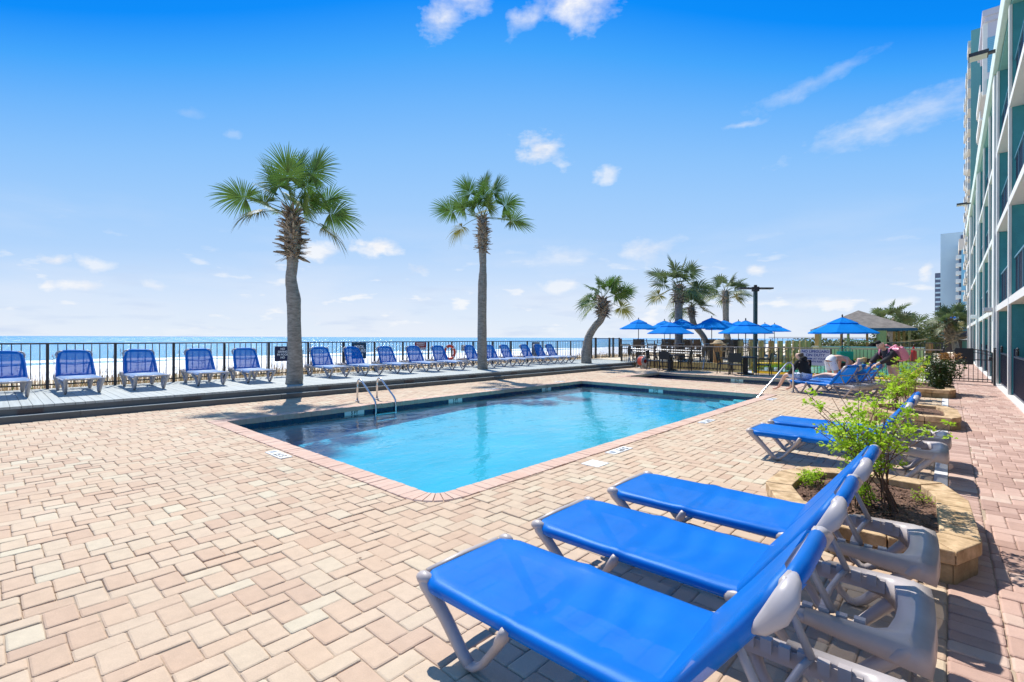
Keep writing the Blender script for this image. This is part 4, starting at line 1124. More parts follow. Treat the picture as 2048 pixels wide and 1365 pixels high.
# ================================================================== POOL HARDWARE
lad = empty('pool_ladder', (-9.75, 5.85, 0), 0, 'steel pool ladder with two curved handrails on the sea side of the pool', 'pool ladder')
for s in (0, .52):
    t = MB(); t.tube([(-.44, s, 0), (-.44, s, .38), (-.425, s, .46), (-.38, s, .51), (-.31, s, .52), (-.24, s, .48), (.26, s, .13), (.325, s, .06), (.345, s, -.03), (.345, s, -.6)], .0215, 10)
    t.build('handrail', 'steel', lad, smooth=True)
    MB().lathe([(.05, 0), (.05, .012), (.024, .02)], (-.44, s, 0.008), 12).build('escutcheon', 'steel', lad)
for z in (-.22, -.36, -.5): MB().bx(.30, .39, .0, .52, z - .012, z + .012).build('tread', 'steel', lad)
rl = empty('grab_rail', (-3.18, 15.06, 0), 0, 'sloping steel handrail at the pool entry steps', 'handrail')
dx, dy = -.62, -1.18
t = MB(); t.tube([(0, 0, 0), (0, 0, .70), (dx * .02, dy * .02, .79), (dx * .07, dy * .07, .835), (dx * .14, dy * .14, .83), (dx * .2, dy * .2, .79), (dx, dy, -.12), (dx * 1.15, dy * 1.15, -.3)], .022, 10)
t.build('rail_tube', 'steel', rl, smooth=True)
MB().lathe([(.05, 0), (.05, .012), (.024, .02)], (0, 0, .005), 12).build('escutcheon', 'steel', rl)
tag(MB().bx(-3.235, -2.995, 4.78, 5.03, -.02, .006).lathe([(.0, .0075), (.018, .0075), (.018, .005)], (-3.115, 4.905, 0), 10).build('skimmer_lid', 'white_tile', bevel=.003), 'square white skimmer lid in the paving beside the pool', 'skimmer lid')


def marker(x, y, rz, label):
    r = empty('depth_marker', (x, y, .007), rz, label, 'depth marker', 'depth marker tiles round the pool')
    MB().bx(-.24, .24, -.075, .075, -.02, .002).build('tile', 'white_tile', r, bevel=.002)
    text('lettering', '5 FT', .125, (-.06, 0, .0025), (0, 0, 0), 'black_paint', r, .0006)
    MB().bx(.13, .21, -.04, .04, .0015, .003).build('symbol', 'sign_grey', r)


marker(-6.3, 2.52, R(180), 'white depth tile in the paving left of the pool')
marker(-3.24, 5.69, R(-90), 'white depth tile in the paving near the skimmer lid')
marker(-3.22, 8.75, R(-90), 'white depth tile in the paving halfway along the pool')
marker(-3.22, 13.05, R(-90), 'white depth tile in the paving near the handrail')
marker(-9.8, 9.9, R(90), 'white depth tile in the paving on the sea side, left one')
marker(-9.8, 13.2, R(90), 'white depth tile in the paving on the sea side, right one')
marker(-7.3, 14.4, R(0), 'white depth tile in the paving between the two pools')


def wmark(x, y, rot, label):
    r = empty('waterline_marker', (x, y, -.125), rot, label, 'depth marker', 'depth marker tiles at the waterline')
    MB().bx(-.23, .23, -.006, .0, -.05, .038).build('tile', 'white_tile', r)
    text('lettering', '5 FT', .09, (0, -.0065, 0), (R(90), 0, 0), 'black_paint', r, .0005)


wmark(-9.436, 5.35, R(90), 'white waterline depth tile left of the ladder')
wmark(-9.436, 8.2, R(90), 'white waterline depth tile right of the ladder')
wmark(-9.436, 12.0, R(90), 'white waterline depth tile near the far left pool corner')
wmark(-6.7, 13.988, R(0), 'white waterline depth tile on the far side of the pool')
wmark(-6.1, 19.738, R(0), 'white waterline depth tile in the wading pool')


# ================================================================== SIGNS ON THE FENCE
def sign(name, y0, y1, z0, z1, m, label, lines=(), lm='letter_white', size=.1, border=None, X=-15.37):
    c = ((y0 + y1) / 2, (z0 + z1) / 2); w_, h_ = y1 - y0, z1 - z0
    r = empty(name, (X, c[0], c[1]), R(90), label, 'sign')
    if border: MB().bx(-w_ / 2, w_ / 2, 0, .006, -h_ / 2, h_ / 2).build('border', border, r); e = .03
    else: e = 0
    MB().bx(-w_ / 2 + e, w_ / 2 - e, -.008, .001, -h_ / 2 + e, h_ / 2 - e).build('panel', m, r)
    for k, (s, zz) in enumerate(lines): text('lettering', s, size if len(s) < 9 else size * .6, (0, -.009, zz), (R(90), 0, 0), lm, r, .0008)
    return r


sign('pool_hours_sign', 8.60, 9.17, .74, 1.30, 'sign_teal', 'dark teal POOL HOURS sign on the sea fence', [('POOL', .13), ('HOURS', -.01), ('9 PM', -.16)], size=.15, border='fascia_blue')
sign('notice_sign', 6.02, 6.50, .74, 1.2, 'sign_navy', 'dark navy notice half hidden by the nearest palm trunk', [('NO', .15), ('DIVING', .06), ('IN POOL', -.03), ('NO', -.12)], size=.085)
sg = sign('warning_sign', 11.27, 11.82, 1.0, 1.30, 'sign_red', 'small red and white warning sign on the sea fence', [('WARNING', .09), ('NO LIFEGUARD', .015)], size=.085)
MB().bx(-.275, .275, -.0095, -.008, -.145, -.06).build('white_strip', 'letter_white', sg)
text('lettering', 'SWIM AT YOUR OWN RISK', .04, (0, -.010, -.1), (R(90), 0, 0), 'sign_red', sg, .0006)
sign('beige_sign', 13.67, 14.02, .92, 1.18, 'sign_beige', 'small beige sign on the fence near the second palm', [('NO', .05), ('GLASS', -.05)], 'black_paint', .07)
sign('grey_sign', 18.35, 18.99, .6, 1.28, 'sign_grey', 'tall grey notice on the far part of the sea fence', [('POOL', .2), ('RULES', .08), ('- - - -', -.05), ('- - - -', -.15)], size=.12, border='sign_beige')
r = empty('lifeguard_sign', (-3.95, 22.40, .78), 0, 'pale sign with blue letters reading NO LIFEGUARD ON DUTY', 'sign')
MB().bx(-.52, .50, -.012, 0, -.36, .29).build('panel', 'sign_white', r)
for s, z, sz in (('NO LIFEGUARD', .20, .135), ('ON DUTY', .055, .145), ('SWIM AT YOUR', -.09, .10), ('OWN RISK', -.20, .10)):
    text('lettering', s, sz, (0, -.0135, z), (R(90), 0, 0), 'letter_blue', r, .0008)
# life ring
lr = empty('life_ring', (-15.3, 12.96, .87), R(90), 'red life ring hanging on the sea fence', 'life ring')
t = MB(); t.tube([(.27 * math.cos(a), -.02, .27 * math.sin(a)) for a in [2 * math.pi * k / 24 for k in range(25)]], .055, 10, cap=False); t.build('ring', 'ring_red', lr, smooth=True)
for a in (45, 135, 225, 315):
    t = MB(); t.tube([(.27 * math.cos(R(a + q)), -.02, .27 * math.sin(R(a + q))) for q in (-6, 0, 6)], .058, 10); t.build('white_band', 'letter_white', lr)
t = MB(); t.tube([(.34 * math.cos(a) * (1 + .05 * math.sin(4 * a)), -.03, .34 * math.sin(a)) for a in [2 * math.pi * k / 32 for k in range(33)]], .008, 5, cap=False); t.build('grab_line', 'letter_white', lr)


# ================================================================== UMBRELLAS
UG = 'blue patio umbrellas beyond the pool'


def make_umbrella():
    root = empty('patio_umbrella'); Rr = 1.07
    MB().tube([(0, 0, .02), (0, 0, 2.24)], .02, 8).build('pole', 'pole_dark', root)
    MB().lathe([(0, 2.24), (.02, 2.25), (.028, 2.29), (.02, 2.34), (0, 2.36)], n=8).build('finial', 'pole_dark', root)
    MB().lathe([(.26, 0), (.26, .05), (.06, .09), (.035, .3)], n=14).build('base', 'pole_dark', root)
    can = MB(); n = 8; ph = R(10)
    def ring(rad, z, sagf): return [(rad * math.cos(ph + 2 * math.pi * k / n / 4) * (1 - sagf * math.sin(math.pi * (k % 4) / 4)), rad * math.sin(ph + 2 * math.pi * k / n / 4) * (1 - sagf * math.sin(math.pi * (k % 4) / 4)), z - .01 * math.sin(math.pi * (k % 4) / 4)) for k in range(n * 4)]
    rings = [ring(.40, 2.055, .06), ring(.62, 1.95, .07), ring(.85, 1.84, .075), ring(Rr, 1.735, .08), ring(Rr * 1.0, 1.70, .08)]
    for A, B in zip(rings, rings[1:]):
        for k in range(n * 4): can.face([A[k], A[(k + 1) % (n * 4)], B[(k + 1) % (n * 4)], B[k]])
    can.build('canopy', 'umbrella_blue', root)
    vt = MB(); V = [ring(.03, 2.25, 0), ring(.25, 2.16, .05), ring(.47, 2.055, .07), ring(.475, 2.02, .1)]
    for A, B in zip(V, V[1:]):
        for k in range(n * 4): vt.face([A[k], A[(k + 1) % (n * 4)], B[(k + 1) % (n * 4)], B[k]])
    vt.build('vent_cap', 'umbrella_blue', root)
    for k in range(n):
        a = ph + 2 * math.pi * k / n; rb = MB(); rb.tube([(0, 0, 2.21), (Rr * .98 * math.cos(a), Rr * .98 * math.sin(a), 1.715)], .008, 4); rb.tube([(0, 0, 1.75), (Rr * .55 * math.cos(a), Rr * .55 * math.sin(a), 1.93)], .007, 4)
        rb.build('rib', 'pole_dark', root)
    return root


um = make_umbrella(); um.name = 'patio_umbrella'
ZU = .3
US = [(-9.62, 21.53, 0, 'umbrella standing in the nearer left black table, front of the left group'), (-6.28, 21.41, 0, 'umbrella standing in the right black table by the lamp post'), (-2.58, 18.9, .02, 'umbrella over the table with the green bag, alone on the right'),
      (-12.91, 24.76, ZU, 'leftmost blue umbrella'), (-12.62, 27.46, ZU, 'umbrella second from the left, partly hidden'), (-10.8, 25.6, ZU, 'umbrella in front of the tall straight palm'),
      (-8.95, 24.98, ZU, 'highest looking umbrella in the middle of the group'), (-9.7, 29.03, ZU, 'umbrella just behind the highest one, to its right'), (-9.4, 30.66, ZU, 'umbrella peeping out left of the lamp post'),
      (-9.88, 35.49, ZU, 'far umbrella directly behind the lamp post'), (-9.58, 36.98, ZU, 'far umbrella just right of the lamp post'), (-9.4, 38.77, ZU, 'rightmost far umbrella of the group'), (-2.5, 74, -.35, 'tiny distant umbrella before the low teal building')]
for k, (x, y, z, s) in enumerate(US):
    s = 'blue patio ' + s if not s.startswith(('left', 'high', 'far', 'right', 'tiny')) else s.replace('umbrella', 'blue patio umbrella') if 'blue' not in s else s
    if len(s.split()) < 4: s += ' of the main group'
    if k == 0: um.location = (x, y, z); tag(um, s, 'umbrella', UG)
    else:
        c = copy_tree(um, (x, y, z), R(17 * k), s)
        if k == 12: c.scale = (1.1, 1.1, 1.1)
        if k == 2: c.scale = (.92, .92, .97)


# ================================================================== TABLES AND CHAIRS
def make_chair(name, m, label, cat='chair', group=None, seat=.44, back=.92, w_=.52):
    root = empty(name, label=label, cat=cat, group=group)
    MB().bx(-.24, .24, -w_ / 2, w_ / 2, seat - .04, seat).build('seat', m, root, bevel=.01)
    b = MB()
    for s in (-1, 1): b.tube([(-.22, s * (w_ / 2 - .03), seat), (-.27, s * (w_ / 2 - .03), (seat + back) / 2), (-.31, s * (w_ / 2 - .05), back)], .02, 6)
    for q in range(4):
        z = seat + .14 + q * (back - seat - .16) / 3.5; x = -.235 - .085 * (z - seat) / (back - seat)
        b.box((x, 0, z), (.018, w_ - .05, (back - seat) * .20))
    b.build('backrest', m, root)
    for sx_ in (-1, 1):
        for s in (-1, 1):
            MB().tube([(sx_ * .21, s * (w_ / 2 - .03), seat - .02), (sx_ * .25, s * (w_ / 2 - .02), 0)], [.022, .018], 6).build('leg', m, root)
    for s in (-1, 1):
        MB().tube([(-.25, s * (w_ / 2 - .01), seat + .22), (.2, s * (w_ / 2 - .01), seat + .22), (.24, s * (w_ / 2 - .01), seat + .18), (.22, s * (w_ / 2 - .02), seat)], .02, 6).build('armrest', m, root)
    return root


CG = 'black slatted chairs round the patio tables'
ch = make_chair('patio_chair', 'black_plastic', 'black chair left of the left patio table, seen from the side', group=CG)
ch.location = (-10.35, 21.35, 0); ch.rotation_euler = (0, 0, R(10))
for x, y, a, s in ((-9.45, 20.75, 95, 'black chair with its back to the pool at the left patio table'), (-8.95, 21.6, 190, 'black chair right of the left patio table'),
                   (-7.05, 21.2, 5, 'black chair left of the right patio table, seen from the side'), (-6.45, 20.75, 100, 'black chair with its back to the pool at the right patio table'), (-5.6, 21.5, 185, 'black chair right of the right patio table, by the lamp post'),
                   (-2.0, 18.2, 150, 'black chair beside the table with the green bag')):
    copy_tree(ch, (x, y, 0), R(a), s)


def make_table(name, m, mt, rad, h, label, group=None, sq=True):
    root = empty(name, label=label, cat='table', group=group)
    if sq: MB().bx(-rad, rad, -rad, rad, h - .035, h).build('table_top', mt, root, bevel=.01)
    else: MB().lathe([(0, h - .03), (rad, h - .03), (rad, h), (0, h)], n=20).build('table_top', mt, root)
    t = MB(); t.bx(-.09, .09, -.09, .09, .05, h - .035); t.build('pedestal', m, root)
    t = MB(); t.box((0, 0, .03), (rad * 1.5, .09, .05)); t.box((0, 0, .031), (.09, rad * 1.5, .05)); t.build('foot', m, root)
    return root


tb = make_table('patio_table', 'black_plastic', 'black_plastic', .42, .73, 'black square table at the left, under its own umbrella', 'black patio tables'); tb.location = (-9.62, 21.53, 0)
copy_tree(tb, (-6.28, 21.41, 0), R(20), 'black square table at the right, beside the lamp post'); copy_tree(tb, (-2.58, 18.9, 0), R(10), 'black square table carrying the green bag')
BG = 'tall bronze chairs on the restaurant patio'
bc = make_chair('bar_chair', 'bronze_chair', 'tall bronze chair on the restaurant patio, behind the tan rail', group=BG, seat=.62, back=1.16, w_=.46)
bt = make_table('bar_table', 'bronze_chair', 'table_top', .4, .93, 'grey topped tall table on the restaurant patio', 'tall tables on the restaurant patio', False)
r_ = random.Random(4); first = True
tabs = [(-12.9, 24.76), (-10.8, 25.6), (-8.95, 24.98), (-12.6, 27.4), (-9.7, 29.0), (-9.4, 30.66), (-11.9, 30.8), (-9.88, 35.5)]
for k, (x, y) in enumerate(tabs):
    tn = ('the leftmost umbrella', 'the umbrella before the tall straight palm', 'the highest looking umbrella', 'the second umbrella from the left', 'the umbrella behind the highest one', 'the umbrella left of the lamp post', 'no umbrella', 'the far umbrella behind the lamp post')[k]
    tl = 'grey topped tall table under ' + tn
    if k == 0: bt.location = (x, y, ZU); bt['label'] = tl
    else: copy_tree(bt, (x, y, ZU), None, tl)
    for q in range(3 if k > 3 else 4):
        a = r_.uniform(-.3, .3) + q * math.pi * 2 / (3 if k > 3 else 4) + .6; p = (x + .72 * math.cos(a), y + .72 * math.sin(a), ZU)
        dv = RT * math.cos(a) * 1.0; u_ = RT.x * math.cos(a) + RT.y * math.sin(a); w_ = FW.x * math.cos(a) + FW.y * math.sin(a)
        sdn = ('right' if u_ > 0 else 'left') if abs(u_) > abs(w_) else ('far' if w_ > 0 else 'near')
        cl_ = 'tall bronze chair, ' + sdn + ' side, table under ' + tn.replace('the umbrella ', 'umbrella ')
        if first: bc['label'] = cl_
        if first: bc.location = p; bc.rotation_euler = (0, 0, a + math.pi); first = False
        else: copy_tree(bc, p, a + math.pi, cl_)
# raised restaurant patio
mb = MB(); mb.bx(-15.3, -8.4, 23.35, 60, -.08, ZU - .005)
tag(mb.build('restaurant_patio', 'sand'), kind='structure')
mb = MB().bx(-11.6, -6.95, 23.15, 23.35, -.08, .33)
o = empty('retaining_wall', (0, 0, 0), 0, 'low olive timber wall with a row of square drain holes', 'low wall'); mb.build('timber', 'wood_olive', o)
mb = MB()
for k in range(24): mb.bx(-10.9 + k * .155, -10.82 + k * .155, 23.13, 23.152, .02, .10)
mb.build('drain_holes', 'panel_dark', o)

# roller, hose reel
rr = empty('cover_reel', (-12.5, 23.0, 0), R(2), 'long pool cover reel of pale tubes behind the patio fence', 'cover reel')
for z, e in ((.93, 0), (.80, .1)): MB().tube([(0, e, z), (3.9, e, z - .06)], .035, 8).build('roller_tube', 'aluminium', rr)
for x in (0, 3.85):
    t = MB(); t.lathe([(0, -.02), (.24, -.02), (.26, 0), (.24, .02), (0, .02)], n=16); t.v = [(x + v[2], v[0] * 1.0, .84 + v[1]) for v in t.v]; t.build('wheel', 'mould_dark', rr)
    t = MB(); t.tube([(x + .05, -.3, 0), (x + .05, .05, .86), (x + .05, .4, 0)], .025, 6); t.build('stand', 'aluminium', rr)
hr = empty('hose_reel', (-11.2, 21.95, 0), R(62), 'red hose wound on a grey metal reel by the deck end', 'hose reel')
t = MB()
for s in (-.22, .22): t.tube([(-.26, s, 0), (-.05, s, .62), (.05, s, .62), (.26, s, 0)], .022, 6)
t.tube([(-.26, -.22, .04), (-.26, .22, .04)], .02, 6); t.tube([(.26, -.22, .04), (.26, .22, .04)], .02, 6); t.tube([(0, -.24, .62), (0, .24, .62)], .02, 6); t.build('frame', 'aluminium', hr, smooth=True)
t = MB()
for k in range(7):
    y = -.15 + k * .05
    t.tube([(.20 * math.cos(a), y, .36 + .20 * math.sin(a)) for a in [2 * math.pi * j / 16 for j in range(17)]], .026, 6, cap=False)
t.build('hose', 'hose_red', hr, smooth=True)
t = MB()
for s in (-.19, .19):
    n0 = len(t.v); t.lathe([(.10, -.012), (.235, -.012), (.235, .012), (.10, .012)], n=18); t.v[n0:] = [(v[0], s + v[2], .36 + v[1]) for v in t.v[n0:]]
t.build('reel_disc', 'aluminium', hr)

# lamp post
lp = empty('lamp_post', (-6.24, 22.62, 0), R(42), 'tall dark green lamp post with two flat lamp heads above the umbrellas', 'lamp post')
MB().bx(-.065, .065, -.065, .065, 0, 3.7).build('pole', 'lamp_green', lp)
MB().bx(-.12, .12, -.1, .1, 3.55, 3.75).bx(-.05, .05, -.05, .05, 3.75, 3.83).build('bracket', 'pole_dark', lp)
for s in (-1, 1):
    t = MB(); t.box((s * .42, 0, 3.66 + .02), (.62, .28, .07)); t.build('lamp_head', 'pole_dark', lp, bevel=.015)

# wooden pilings with rope swags
wp0 = None; WP = [(-7.87, 26.0), (-7.35, 26.0), (-6.93, 26.1), (-6.5, 26.2), (-6.15, 26.4), (-5.84, 26.6), (-5.62, 27.0), (-5.42, 27.5), (-5.3, 28.1)]
for k, (x, y) in enumerate(WP):
    o = empty('wooden_piling', (x, y, ZU * 0 - .05), 0, ('leftmost', 'second from the left', 'third from the left', '', 'fifth from the left', 'fourth from the right', 'third from the right', 'second from the right', 'rightmost')[k] + ' of the yellowish wooden posts in the rope railing' if k != 3 else 'orange wooden post in the rope railing', 'wooden post', 'wooden posts of the rope railing' if k != 3 else None)
    m_ = 'wood_orange' if k == 3 else 'wood_olive'
    t = MB(); t.lathe([(.13, 0), (.135, 1.0), (.13, 1.40), (.115, 1.44), (0, 1.44)], n=10); t.build('shaft', m_, o, smooth=False)
    t = MB()
    for z in (1.0, .62): t.tube([(.142 * math.cos(a), .142 * math.sin(a), z) for a in [2 * math.pi * j / 12 for j in range(13)]], .022, 6, cap=False)
    t.build('rope_loop', 'rope', o)
for q, z in enumerate((.95, .57)):
    t = MB(); P = []
    for (a, b) in zip(WP, WP[1:]):
        for k in range(7):
            f = k / 7; P.append((a[0] + (b[0] - a[0]) * f, a[1] + (b[1] - a[1]) * f - .15, z - .16 * math.sin(math.pi * f) + .03))
    t.tube(P, .024, 6); tag(t.build('rope_swag', 'rope'), ['upper', 'lower'][q] + ' thick rope sagging between the yellowish wooden posts', 'rope')
o = empty('carved_piling', (-8.15, 23.6, .0), 0, 'thick carved wooden piling wrapped in rope with a hat shaped top', 'wooden post')
t = MB(); t.lathe([(.20, 0), (.23, .3), (.20, .7), (.23, .95), (.19, 1.15), (.24, 1.22)], n=12); t.build('shaft', 'wood_orange', o, smooth=True)
t = MB(); t.lathe([(.0, 1.22), (.36, 1.21), (.38, 1.24), (.22, 1.29), (.19, 1.36), (.1, 1.41), (0, 1.42)], n=14); t.build('hat_top', 'rope', o, smooth=True)
t = MB(); t.tube([(.34 + .15 * math.cos(a), -.25, 1.05 + .15 * math.sin(a)) for a in [2 * math.pi * k / 14 for k in range(15)]], .03, 6, cap=False); t.build('rope_coil', 'rope', o, smooth=True)

# kiddie pool beyond the fence
KP = [(-6.85, 24.3), (-1.2, 23.2), (-1.1, 43.2), (-8.0, 43.2), (-7.8, 30.5)]
mb = MB()
for k in range(5):
    a, b = Vector(KP[k]), Vector(KP[(k + 1) % 5]); d = (b - a).normalized(); n_ = Vector((d.y, -d.x)) * .28
    mb.face([(a.x, a.y, .02), (b.x, b.y, .02), (b.x + n_.x, b.y + n_.y, .02), (a.x + n_.x, a.y + n_.y, .02)][::-1])
    mb.face([(a.x, a.y, .02), (b.x, b.y, .02), (b.x, b.y, -.12), (a.x, a.y, -.12)])
tag(mb.build('kiddie_pool_kerb', 'yellow_paint'), kind='structure')
mb = MB(); mb.face([(x, y, -.35) for x, y in KP]); tag(mb.build('kiddie_pool_floor', 'teal_shell'), kind='structure')
mb = MB(); mb.face([(x, y, -.05) for x, y in KP]); tag(mb.build('kiddie_pool_water', 'kiddie_water'), kind='structure')
mb = MB(); mb.bx(-8.4, -7.6, 23.4, 43.2, -.09, .0); mb.bx(-1.0, -.35, 22.7, 43.5, -.09, .0)
tag(mb.build('pool_surround', 'concrete'), kind='structure')
mb = MB(); mb.tube([(-6.9, 24.6, .25), (-5.5, 26.5, .22), (-4.9, 28.0, .22), (-5.1, 31, .22)], .12, 8)
tag(mb.build('yellow_pool_slide', 'yellow_paint', smooth=True), 'thick yellow curved pipe edge beside the turquoise water', 'pool edge')

# ================================================================== POOL BAR
bar = empty('pool_bar', (-5.3, 46.5, 0), R(0), 'open poolside bar with grey shingle hip roof and blue fascia', 'pool bar')
ang0 = math.atan2(*reversed((RT * math.cos(R(0)))[:2])) if False else math.atan2(RT.y, RT.x)
def cornr(k, rad): a = math.atan2((RT * .27 - FW * .96).y, (RT * .27 - FW * .96).x) + k * math.pi / 2; return (rad * math.cos(a), rad * math.sin(a))
C4 = [cornr(k, 4.3) for k in range(4)]
mb = MB(); A = (0, 0, 3.75)
for k in range(4):
    a, b = C4[k], C4[(k + 1) % 4]; mb.face([(a[0], a[1], 2.28), (b[0], b[1], 2.28), A]); 
mb.face([(c[0], c[1], 2.27) for c in C4][::-1]); mb.build('roof', 'shingle', bar)
mb = MB()
for k in range(4):
    a, b = Vector(C4[k]), Vector(C4[(k + 1) % 4]); m_ = (a + b) / 2; d = b - a; mb.box((m_.x, m_.y, 2.19), (d.length, .08, .19), math.atan2(d.y, d.x))
mb.build('fascia', 'fascia_blue', bar)
for k in range(4):
    for f in (0, .33, .66):
        a, b = Vector(cornr(k, 3.8)), Vector(cornr(k + 1, 3.8)); p = a.lerp(b, f); MB().box((p.x, p.y, 1.05), (.15, .15, 2.1)).build('roof_post', 'wood_olive', bar)
mb = MB(); mb.bx(1.5, 2.0, -3.0, -2.6, 0, 2.1).build('store_cupboard', 'wood_olive', bar)
ct = MB(); ct.bx(-2.6, 4.1, -3.1, -2.6, .86, .93); ct.build('counter_top', 'counter', bar)
ct = MB(); ct.bx(-2.55, 4.05, -3.0, -2.7, -.1, .858); ct.build('counter_wall', 'bar_yellow', bar)
tk = empty('dark_boat_prop', (-4.0, 46.6, .9), R(30), 'dark angular shape under the bar roof', 'bar sculpture')
MB().prism([(-.8, -.1), (.8, -.1), (.5, .55), (.2, .9), (0, .5), (-.3, .35)], -.3, .3, Matrix.Rotation(R(90), 4, 'X')).build('body', 'black_plastic', tk)

# small red figure and boards beyond the hedge
mb = empty('red_toy_dolphin', (-1.75, 42.0, 0), 0, 'small bright red pool toy beyond the hedge', 'pool toy')
MB().lathe([(.0, 1.05), (.06, .9), (.16, .6), (.18, .3), (.17, 0)], n=8).build('body', 'red_toy', mb)
o = empty('low_timber_block', (-1.0, 44, 0), 0, 'short wooden post end of the rope line beyond the hedge', 'wooden post')
MB().lathe([(.2, 0), (.2, 1.2), (.17, 1.26), (0, 1.26)], n=10).build('shaft', 'wood_orange', o)
t = MB(); t.tube([(-5.2 + 4.1 * f, 39 + 4.6 * f, 1.5 - .25 * math.sin(math.pi * f)) for f in [k / 12 for k in range(13)]], .04, 6); tag(t.build('sagging_rope', 'rope'), 'long rope sagging behind the person with the pink backpack', 'rope')

# ================================================================== HOTEL
FX = 1.17; SL = [2.42, 5.03, 7.62, 10.30]
hotel = empty('hotel_building', (FX, 20, 0), 0, 'teal stucco hotel with white slab edges and dark balcony railings along the walkway', 'building')
def hb(name, m, boxes, bevel=0, kind=None):
    b = MB()
    for x0, x1, y0, y1, z0, z1 in boxes: b.bx(x0 - FX, x1 - FX, y0 - 20, y1 - 20, z0, z1)
    o = b.build(name, m, hotel, bevel=bevel)
    return o
Y0, Y1 = 1.4, 57.5
FIN = [1.5, 5.7, 9.9, 14.1, 18.3, 22.55, 26.9, 31.15, 35.4, 39.6, 43.8, 48.0, 52.2, 56.4]
BK = FX + 1.7
hb('back_wall', 'teal_wall', [(BK, BK + 8, Y0, Y1, 0, 10.3)])
for k, z in enumerate(SL[:3]):
    hb('floor_slab', 'slab_white', [(FX - .004, BK - .003, Y0, Y1, z, z + .19)])
hb('roof_soffit', 'teal_soft', [(FX + .04, BK + 8, Y0, Y1, 10.33, 10.6)])
hb('roof_fascia', 'fascia_pale', [(FX - .10, FX + .035, Y0 - .3, Y1 + .3, 10.45, 11.15)], bevel=.02)
hb('ground_kerb', 'white_stucco', [(FX - .045, FX + .12, Y0, Y1, -.02, .035)])
for y in FIN:
    for a, b in ((0.036, SL[0]), (SL[0] + .19, SL[1]), (SL[1] + .19, SL[2]), (SL[2] + .19, 10.33)):
        f = hb('fin_wall', 'teal_wall', [(FX + .05, BK - .002, y - .09, y + .09, a + .001, b - .001)])
    hb('fin_edge', 'white_stucco', [(FX - .012, FX + .05, y - .11, y + .11, 0.036, 10.33)], bevel=.008)
for y in (23.4, 36.4, 48.8):
    hb('pilaster', 'white_stucco', [(FX - .06, FX + .32, y - .42, y + .42, -.01, 10.44)], bevel=.02)
# balcony doors (dark glass) on the back wall and railings near the edge
for j, (a, b) in enumerate(zip(FIN, FIN[1:])):
    a2, b2 = a + .12, b - .12
    for z in (0.04, SL[0] + .19, SL[1] + .19, SL[2] + .19):
        gl = hb('balcony_door', 'glass_dark', [(BK - .06, BK - .001, a2 + .4, b2 - .8, z + .02, z + 2.05)])
        if a < 23.0 < b: pa, pb = 23.85, b2
        else: pa, pb = a2, b2
        for yy in (36.4, 48.8):
            if a < yy < b: pa, pb = yy + .43, b2
        if pb - pa < .6: continue
        if z < 1:
            if j % 2 == 0 or True:
                rl_ = hb('patio_gate_panel', 'panel_dark', [(FX + .10, FX + .125, pa + .25, pb - .1, .10, 1.02)])
                bb = MB()
                for q in range(int((pb - pa - .35) / .11)): bb.bx(.092, .10, pa - 20 + .27 + q * .11, pa - 20 + .285 + q * .11, .1, 1.02)
                bb.bx(.08, .15, pa + .2 - 20, pb - .08 - 20, 1.02, 1.06); bb.bx(.08, .15, pa + .2 - 20, pb - .08 - 20, .06, .10); bb.bx(.08, .14, pa + .2 - 20, pa + .26 - 20, .05, 1.12); bb.bx(.08, .14, pb - .14 - 20, pb - .08 - 20, .05, 1.25)
                ob = bb.build('panel_frame', 'railing_navy', rl_); 
        else:
            bb = MB(); bb.bx(.09, .15, pa - 20, pb - 20, z + 1.0, z + 1.05); bb.bx(.10, .14, pa - 20, pb - 20, z + .08, z + .11)
            o = bb.build('balcony_railing', 'railing_teal', hotel)
            bb = MB(); n = int((pb - pa) / .105)
            for q in range(n): bb.bx(.113, .127, pa - 20 + .05 + q * .105, pa - 20 + .072 + q * .105, z + .11, z + 1.0)
            bb.build('baluster_row', 'railing_navy', o)
            bb = MB()
            for q in range(int((pb - pa) / 1.0) + 1): bb.bx(.098, .142, pa - 20 + .02 + q * 1.0, pa - 20 + .06 + q * 1.0, z, z + 1.0)
            bb.build('baluster_post', 'railing_teal', o)


def flood(loc, size, label, rz=0, z=0):
    o = empty('flood_light', loc, rz, label, 'flood light'); L, w_, h_ = size
    MB().bx(-L, -.25 * L, -w_ / 2, w_ / 2, -h_ / 2, h_ / 2).build('lamp_housing', 'pole_dark', o, bevel=.01)
    MB().bx(-L * .97, -.3 * L, -w_ * .45, w_ * .45, -h_ / 2 - .012, -h_ / 2 + .001).build('lens', 'lamp_lens', o)
    MB().bx(-.25 * L, 0, -w_ * .15, w_ * .15, -h_ * .3, h_ * .3).build('arm', 'pole_dark', o)


